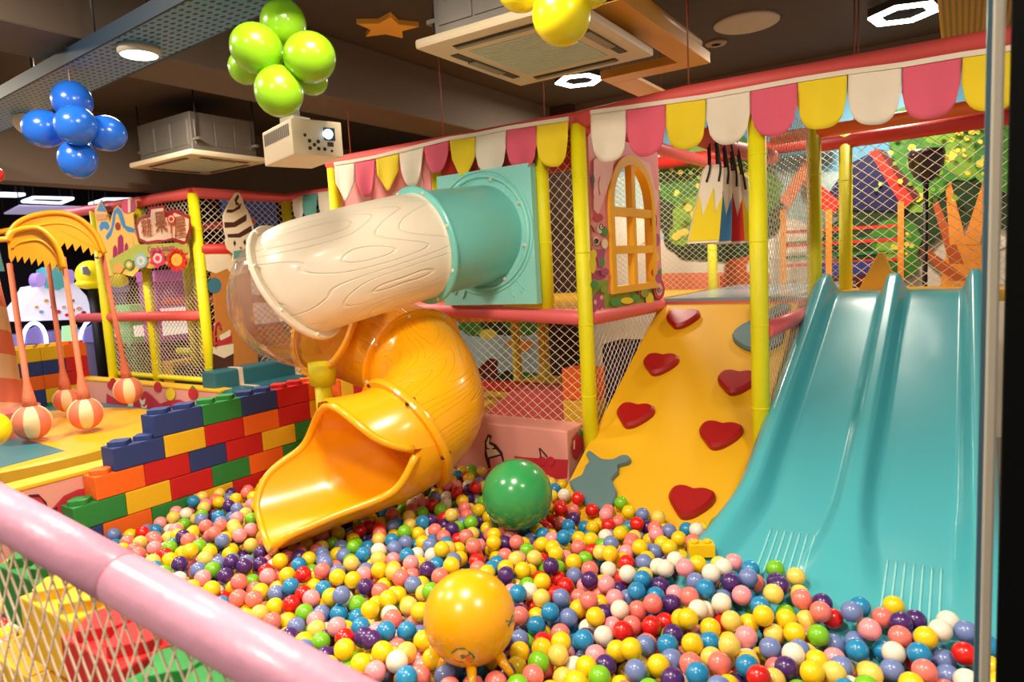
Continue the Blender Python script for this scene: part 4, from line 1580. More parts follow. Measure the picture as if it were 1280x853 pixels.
# ------------------------------------------------------------------ left play room: platform, low walls, carousel
pn = thing('padded_barrier', 'pink padded low wall with a yellow top left of the block wall', 'padding', (-3.95, 1.8, 0))
MB().span((-4.02, 0.2, 0), (-3.885, 3.6, 0.645)).build('cushion', M['pinkpad'], pn, bevel=0.008)
MB().span((-4.025, 0.2, 0.645), (-3.88, 3.6, 0.67)).build('top_cushion', M['yelpad'], pn, bevel=0.008)
pq = MB()
XW = -3.884
for pts, k in (([(24, 634), (36, 619), (48, 618), (58, 628), (61, 640), (50, 644), (36, 640)], 1), ([(30, 632), (40, 622), (50, 622), (58, 633), (52, 642), (40, 638)], 0), ([(34, 634), (41, 625), (43, 633), (40, 640)], 2), ([(50, 630), (56, 632), (57, 640), (48, 638)], 2),
               ([(62, 640), (80, 620), (98, 612), (112, 610), (112, 650), (62, 650)], 0), ([(62, 637), (72, 634), (71, 641)], 1)):
    BL[0] += 1
    pq.plate([at_x(a_, b_, XW + BL[0] * 0.0004) for a_, b_ in pts], (0.0004, 0, 0), k)
pq.build('fruit_print', BK, pn)
pl = thing('play_platform', 'teal padded play floor under the candy carousel', 'platform', (-6.2, 2.2, 0))
MB().span((-8.05, 0.2, 0), (-4.03, 3.55, 0.42)).build('floor_pad', M['tealpad'], pl)
c5 = [at_z(0, 551, 0.52), at_z(27, 547, 0.52), at_z(86, 562, 0.52)]
MB().plate([(-7.2, 1.55, 0.42), (-5.1, 1.55, 0.42), (c5[2].x, c5[2].y - 0.02, 0.42), (c5[1].x, c5[1].y, 0.42), (-7.2, c5[1].y - 0.1, 0.42)], (0, 0, 0.10)).build('corner_pad', M['tealpad'], pl, bevel=0.012)
ca = thing('candy_carousel', 'candy-striped carousel post with yellow zigzag canopies and a round amber base', 'carousel', (-6.45, 2.12, 0.42))
CC = Vector((-6.40, 2.12, 0))
MB().lathe([(0, 0.42), (1.18, 0.42), (1.2, 0.43), (1.2, 0.50), (1.18, 0.515), (0, 0.515)], (-6.2, 2.06, 0), 64, smooth=False).build('base_disc', mat('amber vinyl pad', (232, 164, 24), 0.45), ca)
col = MB().lathe([(0.25, 0.0), (0.245, 0.5), (0.22, 1.0), (0.18, 1.45), (0.13, 1.62), (0.0, 1.66)], (CC.x, CC.y, 0.515), 32)
om = col.build('striped_column', stripes('coral and cream spiral', (226, 122, 96), (232, 200, 156), 1.0, 2.6), ca)
# centre the column's own origin on its axis so that the spiral follows it
for v in om.data.vertices:
    v.co -= Vector((CC.x, CC.y, 0)) - Vector((ca.location.x, ca.location.y, 0))
om.location = Vector((CC.x, CC.y, 0)) - Vector((ca.location.x, ca.location.y, 0))
MB().lathe([(0.36, 0), (0.36, 0.2), (0.30, 0.23), (0, 0.23)], (CC.x, CC.y, 0.516), 24, smooth=False).build('column_foot', mat('coral vinyl', (222, 118, 108), 0.5), ca)
MB().lathe([(0.24, 0), (0.215, 0.28), (0.12, 0.55), (0.0, 0.66)], (CC.x, CC.y, 1.80), 24).build('column_cap', mat('teal ice print', (70, 140, 150), 0.5), ca)
CANM = mat('amber canopy plastic', (226, 150, 10), 0.4, 0.03)


def canopy(P, top, zig, back):
    """an arched visor: raised rim along the arc, a recessed face ending in a zigzag fringe, a roof sloping back to the column"""
    nrm = Vector((EYE.x - P[0], EYE.y - P[1], 0)).normalized()
    arc = cr([at_p(x, y, P, nrm) for x, y in top], 6)
    zz = [at_p(x, y, P, nrm) for x, y in zig]
    c_ = MB().plate(arc + list(reversed(zz)), -nrm * 0.03).build('canopy', CANM, ca)
    MB().tube([p + nrm * 0.01 for p in arc], 0.02, 10).build('canopy_rim', CANM, c_)
    inner = [p - Vector((0, 0, 0.085)) + (arc[len(arc) // 2] - p) * 0.06 for p in arc[3:-3]]
    MB().tube(inner, 0.010, 8).build('canopy_rib', CANM, c_)
    vs, fs = [], []
    for p in arc:
        vs += [p - nrm * 0.02, p - nrm * 0.16 - Vector((0, 0, 0.02)), p - nrm * 0.30 - Vector((0, 0, 0.07))]
    for i in range(len(arc) - 1):
        for k in range(2):
            q_ = i * 3 + k
            fs.append((q_, q_ + 3, q_ + 4, q_ + 1))
    top_ = arc[len(arc) // 2] - nrm * 0.2 - Vector((0, 0, 0.05))
    MB().tube([top_, Vector(back)], 0.022, 8).build('canopy_arm', CANM, c_)
    MB().add(vs, fs, True).build('canopy_roof', CANM, c_)


def zigs(x0, y0, x1, y1, n_, amp, bow=0):
    out = []
    for k in range(2 * n_ + 1):
        s = k / (2 * n_)
        out.append((x0 + (x1 - x0) * s - (2 if k % 2 else 0), y0 + (y1 - y0) * s - bow * math.sin(PI * s) + (amp if k % 2 else 0)))
    return out


canopy((-6.1, 2.75, 1.9), [(9, 296), (22, 279), (45, 269), (75, 266), (100, 274), (120, 293), (131, 317)], zigs(11, 322, 131, 316, 12, 9, 16), (CC.x, CC.y, 2.06))
canopy((-5.55, 2.30, 1.9), [(9, 302), (16, 291), (32, 286), (48, 286), (62, 296), (73, 312), (80, 336)], zigs(11, 318, 80, 334, 8, 9, 3), (CC.x, CC.y, 2.04))
BALLM = stripes('coral and cream segments', (222, 118, 88), (232, 206, 156), 4.0, 0.0)
for i, (bx, by, r, tx, ty, lab) in enumerate(((40, 528, 22, 12, 330, 'coral and cream striped ball hanging nearest the striped column'), (83, 500, 15, 60, 330, 'coral and cream striped ball hanging behind the others before the far block wall'),
                                              (107, 517, 20, 79, 322, 'coral and cream striped ball hanging low over the amber disc'), (160, 488, 17, 127, 314, 'coral and cream striped ball hanging before the pink printed wall'))):
    zc = (0.665, 0.665, 0.665, 0.69)[i]
    c_ = at_z(bx, by, zc)
    dpt = to_px(c_)[2]
    rr = r * dpt / FPX
    hbm = thing('hanging_ball', lab, 'ball', tuple(c_ - Vector((0, 0, rr))), 'balls hanging from the carousel')
    o = MB().ball((0, 0, 0), rr, 32, 20).build('ball', BALLM)
    o.location = (0, 0, rr)
    for v in o.data.vertices:
        v.co.z -= 0
    zmin = min(v.co.z for v in o.data.vertices)
    for v in o.data.vertices:
        v.co.z -= zmin + rr
    o.parent = hbm
    T_ = at_d(tx, ty, dpt + (0.12 if i != 3 else -0.35))
    tp_ = c_ + Vector((0, 0, rr))
    dirv = (T_ - tp_)
    MB().tube([tp_ - Vector((0, 0, 0.02)), tp_ + dirv * 0.05, tp_ + dirv * 0.16, T_], [0.05, 0.042, 0.022, 0.02], 10).build('rope', mat('coral padded rope', (206, 110, 76), 0.7, 0.1, 40, bump=0.3), hbm)
tag(MB().ball(at_d(-10, 537, 2.3), 21 * 2.3 / FPX, 28, 18).build('balloon', mat('yellow balloon', (240, 220, 20), 0.25)), 'yellow balloon at the edge before the striped column', 'balloon')

# ------------------------------------------------------------------ netted cage
YC = 3.72
XC = -5.86
cg = thing('net_cage', 'netted play cage of yellow posts and coral rails behind the carousel', 'cage', (XC, YC, 0))
lw = thing('printed_barrier', 'pink low wall with a yellow top and candy prints below the cage', 'padding', (-6.8, 3.64, 0))
MB().span((-8.3, 3.57, 0), (-5.52, 3.69, 0.64)).build('cushion', M['pinkpad'], lw, bevel=0.008)
MB().span((-8.3, 3.565, 0.64), (-5.515, 3.695, 0.668)).build('top_cushion', M['yelpad'], lw, bevel=0.008)
lq = MB()


def lprint(pts, k):
    BL[0] += 1
    lq.plate([at_y(a_, b_, 3.568 - BL[0] * 0.0003) for a_, b_ in pts], (0, -0.0003, 0), k)


lprint([(133, 492), (146, 500), (160, 495), (172, 494), (182, 489), (190, 495), (200, 505), (214, 500), (225, 500), (240, 506), (260, 506), (260, 540), (133, 540)], 0)
for x, y, r, k in ((141, 478, 4, 0), (197, 484, 5, 0), (213, 493, 6, 5), (241, 492, 6, 0), (138, 482, 4, 0)):
    lprint([(x + r * math.cos(a_), y + 1.3 * r * math.sin(a_)) for a_ in [2 * PI * i / 14 for i in range(14)]], k)
lprint([(238, 484), (241, 482), (244, 485), (241, 487)], 3)
for x, y in ((163, 506), (178, 502), (180, 510)):
    lprint([(x - 4, y - 4), (x, y - 1), (x + 4, y - 4), (x + 3, y + 3), (x, y + 5), (x - 3, y + 2)], 2)
lq.build('candy_print', BK + [M['fyel']], lw)['kind'] = 'stuff'
for x, y, z0, z1 in ((XC, YC, 0, 2.44), (at_y(190, 400, YC + 0.05).x, YC + 0.05, 0, 2.44), (at_y(134, 400, YC).x, YC, 0, 2.44), (XC, 4.75, 0, 2.42), (-7.63, 4.75, 0, 2.44), (at_y(240, 400, 4.4).x, 4.4, 0, 2.4), (-4.6, 4.8, 0, 2.4)):
    post(x, y, z0, z1, 0.048, cg)
rail([(-8.6, YC, 2.47), (XC, YC, 2.445)], 0.05, 'rail', cg)
rail([(XC, YC, 2.445), (XC, 4.75, 2.455), (-4.9, 4.8, 2.44), (-3.83, 4.75, 2.42)], 0.05, 'rail', cg)
rail([(-8.3, YC + 0.02, 1.31), (XC, YC + 0.02, 1.325)], 0.05, 'rail', cg)
rail([(XC, YC, 1.93), (XC, 4.75, 1.94)], 0.055, 'red', cg)
rail([(-8.3, 4.75, 1.42), (XC, 4.75, 1.42)], 0.045, 'rail', cg)
rail([(-8.3, YC + 0.3, 2.2), (XC, YC + 0.6, 2.2)], 0.04, 'rail', cg)
rail([(-8.1, 4.75, 0.80), (XC, 4.75, 0.83)], 0.05, 'post', cg)
rail([(-7.8, YC + 0.05, 0.70), (XC, YC + 0.05, 0.70)], 0.03, 'post', cg)
netting('net', cg, (-7.75, YC + 0.03, 0.70), (1, 0, 0), (0, 0, 1), 1.88, 1.73, 0.062, 0.055, 0.0028)
netting('net', cg, (XC, YC + 0.05, 0.72), (0, 1, 0), (0, 0, 1), 1.02, 1.73, 0.075, 0.062, 0.0036)
netting('net', cg, (XC, 4.80, 0.72), (1, 0, 0), (0, 0, 1), 2.0, 1.70, 0.07, 0.06, 0.0032)
# valance on the cage
v2 = thing('scalloped_valance', 'short cream and teal scalloped valance under the cage rail', 'valance', (-4.9, 4.72, 2.2))
fx = [366, 379, 397, 416, 436]
for i, m in enumerate((M['fwhite'], M['fteal'], M['fwhite'], M['fpink'])):
    a_, b_ = at_y(fx[i], 247 - 3 * i, 4.73), at_y(fx[i + 1], 244 - 3 * i, 4.73)
    flag(a_.x, b_.x, a_.z, b_.z, 0.25, m, v2, False, 4.73)
# poster board with sundae print, ice cream cutout
po = thing('poster_board', 'tall caramel brown board with candy print inside the cage corner', 'board', (XC, 4.05, 0.8))
XB = XC + 0.055
pbd = [at_x(254, 318, XB), at_x(300, 318, XB), at_x(288, 452, XB), at_x(264, 462, XB)]
MB().plate([Vector((XB, 3.79, 0.70)), Vector((XB, 4.20, 0.70)), Vector((XB, 4.20, 1.89)), Vector((XB, 3.79, 1.89))], (-0.02, 0, 0)).build('board', M['caramel'], po)
pm2 = MB()
for j, (pts, k) in enumerate((([(256, 318), (310, 318), (310, 340), (292, 346), (284, 336), (270, 342), (258, 338)], 2), ([(268 + 9 * math.cos(a_), 357 + 10 * math.sin(a_)) for a_ in [2 * PI * i / 18 for i in range(18)]], 3),
                              ([(266, 440), (292, 436), (292, 462), (266, 466)], 1), ([(266, 434), (292, 430), (292, 442), (280, 448), (266, 442)], 2), ([(271, 426), (290, 418), (290, 428), (271, 434)], 0), ([(274, 420), (288, 412), (288, 420), (276, 426)], 2))):
    pm2.plate([at_x(a_, b_, XB + 0.001 + 0.0006 * j) for a_, b_ in pts], (0.0006, 0, 0), k)
MB().tube(cr([at_x(x, y, XB + 0.006) for x, y in ((269, 434), (268, 415), (270, 405), (274, 404), (276, 412))], 5), 0.010, 6).build('candy_cane_print', M['dkred'], po)
pm2.build('candy_print', [M['dkred'], M['brownp'], M['creamp'], mat('steel blue print', (64, 120, 140), 0.5)], po)
ic = thing('ice_cream_cutout', 'chocolate swirl ice cream cutout board with a simple face', 'sign', (-5.74, 4.08, 1.80))
XI = -5.74
MB().plate([at_x(a_, b_, XI) for a_, b_ in ((291, 327), (292, 318), (285, 312), (282, 303), (283, 297), (281, 290), (280, 280), (279, 270), (283, 261), (287, 253), (291, 247), (295, 241), (299, 241), (303, 248), (305, 256), (310, 264), (314, 274), (317, 284), (318, 298), (316, 307), (311, 313), (309, 318), (310, 327))], (-0.015, 0, 0)).build('board', M['creamp'], ic)
im = MB()
for j, (pts, k) in enumerate((([(284, 262), (292, 262), (302, 254), (300, 261), (290, 266), (283, 266)], 0), ([(280, 278), (292, 278), (308, 268), (308, 276), (294, 284), (281, 285)], 0), ([(284, 293), (298, 292), (314, 282), (315, 289), (300, 297), (285, 297)], 0),
                              ([(293, 250), (297, 243), (299, 246), (296, 252), (300, 256), (295, 257)], 0), ([(292, 314), (307, 312), (308, 321), (292, 324)], 1), ([(291.5, 304), (293, 291 + 9), (295, 304), (293, 308)], 2), ([(304, 303), (306, 299), (307.5, 303), (306, 307)], 2), ([(299, 309), (303, 309), (301, 312)], 3))):
    im.plate([at_x(a_, b_, XI + 0.001 + 0.0006 * j) for a_, b_ in pts], (0.0006, 0, 0), k)
im.build('swirl_print', [M['brownp'], mat('mint stripe print', (96, 160, 150), 0.5), M['line'], M['dkred']], ic)
# teal bench and trampoline inside
bn = thing('padded_bench', 'teal padded bench with cream straps beside the cage', 'bench', (-5.6, 4.3, 0))
for (y0, y1) in ((3.60, 3.855), (3.895, 4.50), (4.54, 4.95)):
    MB().span((-5.83, y0, 0.0), (-5.63, y1, 0.82)).build('back_cushion', M['tealpad'], bn, bevel=0.02)
    MB().span((-5.628, y0, 0.0), (-5.40, y1, 0.66)).build('seat_cushion', M['tealpad'], bn, bevel=0.02)
for y in (3.875, 4.52):
    MB().span((-5.832, y - 0.02, 0.1), (-5.625, y + 0.02, 0.822)).span((-5.625, y - 0.02, 0.1), (-5.396, y + 0.02, 0.662)).build('strap', M['strap'], bn)
tr = thing('trampoline', 'dark trampoline bed with yellow edge pads inside the cage', 'trampoline', (-6.6, 4.9, 0))
MB().span((-7.5, 4.3, 0.0), (-5.95, 5.9, 0.70)).build('bed', mat('charcoal mat', (58, 52, 54), 0.6), tr)
MB().span((-7.5, 5.9, 0.0), (-5.95, 6.15, 0.75)).build('edge_pad', M['yelpad'], tr, bevel=0.02)
MB().span((-7.75, 4.3, 0.0), (-7.5, 6.15, 0.75)).build('edge_pad', M['yelpad'], tr, bevel=0.02)

# candy house sign
YS = 3.60
sg = thing('candy_house_sign', 'cut-out candy house sign with castle, lettering and lollipop discs', 'sign', tuple(at_y(180, 345, YS)))
sk = [mat('sign cream', (255, 204, 100), 0.5), mat('sign blue', (60, 146, 210), 0.5), mat('sign orange', (240, 170, 90), 0.5), mat('sign magenta', (176, 44, 100), 0.5), mat('sign lime', (186, 196, 84), 0.5),
      mat('sign maroon', (160, 40, 34), 0.5), mat('sign pale pink', (250, 218, 190), 0.5), mat('sign hot pink', (226, 60, 110), 0.5), mat('sign red', (216, 48, 30), 0.5), mat('sign yellow', (250, 190, 40), 0.5), mat('sign pale blue', (150, 196, 214), 0.5), mat('sign green', (96, 150, 90), 0.5)]
MB().plate([at_y(a_, b_, YS) for a_, b_ in ((118, 262), (120, 258), (126, 250), (134, 266), (137, 279), (142, 262), (147, 257), (152, 262), (154, 251), (161, 248), (169, 250), (170, 258), (166, 270), (168, 290), (174, 306), (234, 304), (236, 322), (233, 334), (218, 337), (206, 330), (190, 336), (176, 334), (166, 346), (150, 342), (134, 346), (128, 320), (122, 296))], (0, 0.012, 0)).build('back_board', sk[0], sg)
sp3 = MB()
SL = [0]


def sprint(pts, k, mbb=None):
    SL[0] += 1
    (mbb or sp3).plate([at_y(a_, b_, YS - 0.0008 * SL[0]) for a_, b_ in pts], (0, -0.0008, 0), k)


def sdisc(x, y, r, k, ry=None):
    sprint([(x + r * math.cos(a_), y + (ry or r * 1.15) * math.sin(a_)) for a_ in [2 * PI * i / 18 for i in range(18)]], k)


sprint([(121, 264), (126, 252), (133, 265)], 1)
sprint([(124, 283), (127, 277), (134, 277), (137, 284), (134, 288), (130, 285), (126, 289)], 1)
sprint([(132, 296), (139, 285), (142, 264), (147, 259), (152, 264), (157, 282), (168, 286), (168, 291), (160, 290), (153, 283), (147, 266), (144, 268), (142, 290), (134, 300)], 1)
sprint([(136, 318), (138, 300), (146, 270), (156, 288), (166, 296), (168, 322), (160, 325), (142, 328)], 0)
for x, y0, y1, w_ in ((144, 306, 326, 3.0), (151, 293, 325, 4.0), (158, 303, 322, 2.5), (165, 309, 318, 1.5)):
    sprint([(x - w_, y1), (x + w_, y1 - 1), (x + w_ * 0.8, y0 + 4), (x, y0), (x - w_ * 0.9, y0 + 4)], 3)
sprint([(120, 268), (133, 268), (134, 274), (121, 276)], 2)
sdisc(158, 258, 6, 7, 9)
sdisc(165, 257, 4.5, 3, 8)
sprint([(160, 250), (163, 250), (163, 266), (160, 266)], 6)
sdisc(147, 283, 3, 5, 5)
sprint([(170, 306), (234, 303), (235, 316), (222, 320), (172, 322), (150, 340), (140, 342), (136, 326)], 4)
sprint([(169, 282), (174, 272), (185, 269), (186, 259), (206, 257), (208, 265), (214, 262), (222, 262), (238, 271), (239, 286), (234, 304), (228, 306), (216, 301), (208, 302), (198, 304), (184, 306), (173, 301)], 5)
sprint([(172, 283), (176, 275), (188, 272), (189, 262), (204, 260), (205, 272), (214, 272), (218, 266), (236, 274), (236, 286), (231, 302), (216, 297), (206, 300), (196, 300), (184, 302), (175, 298)], 6)
sdisc(148, 335, 6, 2)
for x, y, r, k1, k2, k3 in ((161, 331, 6, 11, 9, 6), (176, 326, 8, 10, 6, 10), (197, 323, 9, 7, 6, 7), (221, 325, 11, 8, 9, 2)):
    sdisc(x, y, r, k1)
    sdisc(x, y, r * 0.62, k2)
    sdisc(x, y, r * 0.34, k3)
for k in range(12):
    a_ = 2 * PI * k / 12
    sdisc(221 + 11 * math.cos(a_), 325 + 12.5 * math.sin(a_), 2.2, 8)
    if k % 2:
        sdisc(197 + 9 * math.cos(a_), 323 + 10.5 * math.sin(a_), 2.0, 7)
sdisc(214, 274, 5, 8)
sdisc(214, 274, 3.8, 6)
sdisc(214, 274, 2.4, 8)
sprint([(213.3, 279), (214.7, 279), (214.7, 292), (213.3, 292)], 8)
sp3.build('printed_art', sk, sg)


def lettering(txt, px, py, hpx, m, parent, Y, name='lettering', ext=0.002, tilt=0.0):
    cu = bpy.data.curves.new(name, 'FONT')
    cu.body = txt
    p = at_y(px, py, Y)
    cu.size = hpx * to_px(p)[2] / FPX
    cu.align_x = 'CENTER'
    cu.align_y = 'CENTER'
    cu.extrude = ext
    cu.materials.append(m)
    o = bpy.data.objects.new(name, cu)
    COL.objects.link(o)
    dg = bpy.context.evaluated_depsgraph_get()
    me = bpy.data.meshes.new_from_object(o.evaluated_get(dg))
    bpy.data.objects.remove(o)
    o = bpy.data.objects.new(name, me)
    COL.objects.link(o)
    if not me.materials:
        me.materials.append(m)
    o.location = p - parent.location
    o.rotation_euler = (PI / 2, tilt, 0)
    o.parent = parent
    return o


for px_, y_ in ((187, YC + 0.05), (134, YC)):
    q_ = at_y(px_, 322, y_)
    MB().tube([(q_.x, YS + 0.005, q_.z), (q_.x, y_, q_.z)], 0.012, 8).build('mount_rod', M['steel'], sg)
TXM = mat('sign letter caramel', (176, 96, 40), 0.5)
for ch_, x, y, h in (('\u7cd6', 183, 286, 25), ('\u679c', 201, 279, 29), ('\u5c4b', 225, 285, 29)):
    lettering(ch_, x, y, h, TXM, sg, YS - 0.03)
lettering('Candy house', 201, 311, 11.5, sk[3], sg, YS - 0.032)

# ------------------------------------------------------------------ arcade beyond
AX = -9.4


def lit(name, rgb, e):
    return mat(name, rgb, 0.5, 0.02, emit=e)


cm = thing('claw_machine', 'white lit claw machine cabinet with arched windows behind the carousel', 'arcade machine', (AX - 0.3, 4.0, 0))
XA = [AX, AX - 0.6, 0]


def aplate(pts, d, m, parent, name, off=0.0):
    return MB().plate([at_x(x, y, AX + off) for x, y in pts], (-d, 0, 0)).build(name, m, parent)


p_ = at_x(20, 470, AX)
p2_ = at_x(136, 455, AX)
MB().span((AX - 0.6, p_.y, 0), (AX, p2_.y, 1.12)).build('cabinet', mat('lavender cabinet', (150, 140, 196), 0.4), cm)
aplate([(24, 402), (30, 385), (38, 375), (48, 358), (60, 356), (75, 347), (92, 353), (108, 370), (113, 384), (114, 399)], 0.5, lit('lit white marquee', (226, 226, 250), 0.5), cm, 'marquee')
aplate([(58, 360), (59, 337), (66, 333), (80, 334), (82, 358), (74, 363)], 0.3, mat('teal crown plastic', (86, 180, 184), 0.4, emit=0.15), cm, 'crown', 0.05)
for x, y in ((51, 350), (88, 346)):
    aplate([(x + 6 * math.cos(a_), y + 9 * math.sin(a_)) for a_ in [2 * PI * i / 18 for i in range(18)]], 0.2, mat('lilac swirl plastic', (176, 150, 226), 0.4, emit=0.3), cm, 'swirl', 0.04)
for j, (x, y, r, k) in enumerate(((58, 376, 3, 'sign yellow'), (66, 384, 3, 'sign orange'), (73, 390, 3.5, 'sign hot pink'), (80, 384, 3, 'sign pale pink'), (90, 388, 4, 'sign hot pink'), (99, 386, 4, 'sign pale pink'), (91, 376, 2.5, 'sign green'), (52, 390, 3, 'sign pale blue'), (105, 391, 3, 'sign magenta'), (46, 384, 2.5, 'sign yellow'), (84, 394, 3, 'sign hot pink'))):
    aplate([(x + r * math.cos(a_), y + 0.7 * r * math.sin(a_)) for a_ in [2 * PI * i / 14 for i in range(14)]], 0.01, MATS[k], cm, 'marquee_print', 0.012)
for (x0, x1, yt) in ((28, 58, 404), (100, 132, 400)):
    pts = [at_x(x0, 432, AX + 0.03)] + [at_x((x0 + x1) / 2 - (x1 - x0) / 2 * math.cos(PI * k / 10), 428 - (428 - yt) * math.sin(PI * k / 10), AX + 0.03) for k in range(11)] + [at_x(x1, 430, AX + 0.03)]
    MB().tube(pts, 0.022, 8).build('neon_arch', lit('cool white neon', (214, 220, 255), 3.0), cm)
aplate([(33, 430), (33, 414), (45, 408), (54, 414), (54, 430)], 0.02, lit('violet window', (130, 120, 190), 0.4), cm, 'window', 0.02)
aplate([(78, 428), (78, 408), (96, 406), (97, 428)], 0.02, lit('prize window glow', (170, 226, 170), 0.7), cm, 'prize_window', 0.02)
aplate([(104, 428), (106, 412), (116, 405), (127, 412), (129, 428)], 0.02, lit('violet window', (130, 120, 190), 0.4), cm, 'window', 0.02)
yr = thing('ride_canopy', 'bright yellow rounded kiddie ride body with a white window', 'ride', tuple(at_x(115, 358, -8.8)))
c_ = at_x(114, 344, -8.8)
MB().ball(c_, 0.22, 20, 14, sc=(0.7, 0.78, 0.8)).build('body', lit('vivid yellow plastic', (248, 226, 20), 0.35), yr)
MB().ball(at_x(148, 351, -8.8), 0.12, 16, 10, sc=(0.7, 1.0, 0.7)).build('tail', lit('vivid yellow plastic', (248, 226, 20), 0.35), yr)
aplate([(103, 334), (109, 333), (114, 341), (112, 345), (104, 343)], 0.02, mat('pale window plastic', (176, 190, 214), 0.3), yr, 'window', 0.78)
MB().ball(c_ + Vector((0.0, 0.0, -0.10)), 0.2, 18, 10, sc=(0.7, 0.95, 0.35)).build('bumper', lit('vivid yellow plastic', (248, 226, 20), 0.35), yr)
MB().tube([(c_.x, c_.y, 0), (c_.x, c_.y, c_.z - 0.15)], 0.06, 10).build('stand', M['black'], yr)
specs = [((168, 425), (196, 392), -8.9, (110, 176, 92), 'green lit arcade machine seen through the cage net', 0.25), ((206, 440), (238, 350), -8.5, (176, 86, 150), 'pink lit arcade machine seen through the cage net', 0.25),
         ((305, 300), (352, 252), -8.6, (74, 110, 170), 'blue prize cabinet seen past the ice cream cutout', 0.1), ((140, 395), (165, 365), -9.2, (120, 104, 150), 'violet arcade machine behind the yellow ride', 0.2)]
for (a_, b_, X_, rgb, lab, e) in specs:
    lo_, hi_ = at_x(a_[0], a_[1], X_), at_x(b_[0], b_[1], X_)
    am = thing('arcade_machine', lab, 'arcade machine', (X_, (lo_.y + hi_.y) / 2, 0))
    y0, y1 = min(lo_.y, hi_.y), max(lo_.y, hi_.y)
    MB().span((X_ - 0.5, y0, 0), (X_, y1, 0.85)).build('base', mat(lab[:12] + ' base', tuple(int(q * 0.75) for q in rgb), 0.5), am, bevel=0.02)
    MB().span((X_ - 0.5, y0 + 0.02, 0.85), (X_ - 0.1, y1 - 0.02, hi_.z)).build('cabinet', lit(lab[:12] + ' panel', rgb, e), am, bevel=0.02)
    MB().span((X_ - 0.1, y0 + 0.06, 0.98), (X_ - 0.08, y1 - 0.06, 0.98 + (hi_.z - 0.98) * 0.5)).build('screen', lit(lab[:12] + ' screen', (240, 226, 210), 0.8), am)
    MB().span((X_ - 0.1, y0, 0.852), (X_ + 0.06, y1, 0.90)).build('control_shelf', mat('dark shelf', (50, 44, 56), 0.5), am)
    MB().span((X_ - 0.5, y0, hi_.z + 0.001), (X_ - 0.04, y1, hi_.z + 0.14)).build('header', lit(lab[:12] + ' header', tuple(min(255, int(q * 1.15) + 20) for q in rgb), e), am, bevel=0.02)
neon = lit('cool white strip', (226, 236, 255), 1.7)
for i, (quad, lab) in enumerate((([(28, 252), (42, 247), (91, 248), (76, 254)], 'white square neon frame on the dark arcade ceiling above the canopies'), ([(112, 255), (132, 249), (172, 249), (165, 256)], 'white square neon frame on the arcade ceiling above the sign'),
                                 ([(-20, 244), (0, 242), (30, 243), (20, 245)], 'white neon frame on the arcade ceiling at the picture edge'))):
    pts = [at_z(x, y, 2.86) for x, y in quad]
    mb = MB()
    for k in range(4):
        a_, b_ = pts[k], pts[(k + 1) % 4]
        mb.tube([a_, b_], 0.022, 6)
    nf = thing('neon_frame', lab, 'light', tuple(pts[0]))
    mb.build('tube_light', neon, nf)
    for q_ in pts:
        MB().tube([q_, (q_.x, q_.y, 3.3)], 0.006, 5).build('hanger', M['black'], nf)
q4 = [at_z(x, y, 2.70) for x, y in ((5, 268), (24, 258), (118, 260), (85, 269))]
dp = MB().plate(q4, (0, 0, 0.02))
dpo = thing('ceiling_light_panel', 'pale lavender light panel hung under the arcade ceiling', 'light', tuple(q4[0]))
dp.build('panel', lit('lavender panel', (186, 176, 214), 0.55), dpo)
for q_ in q4:
    MB().tube([q_ + Vector((0, 0, 0.02)), (q_.x, q_.y, 3.3)], 0.006, 5).build('hanger', M['black'], dpo)

# ------------------------------------------------------------------ ceiling equipment


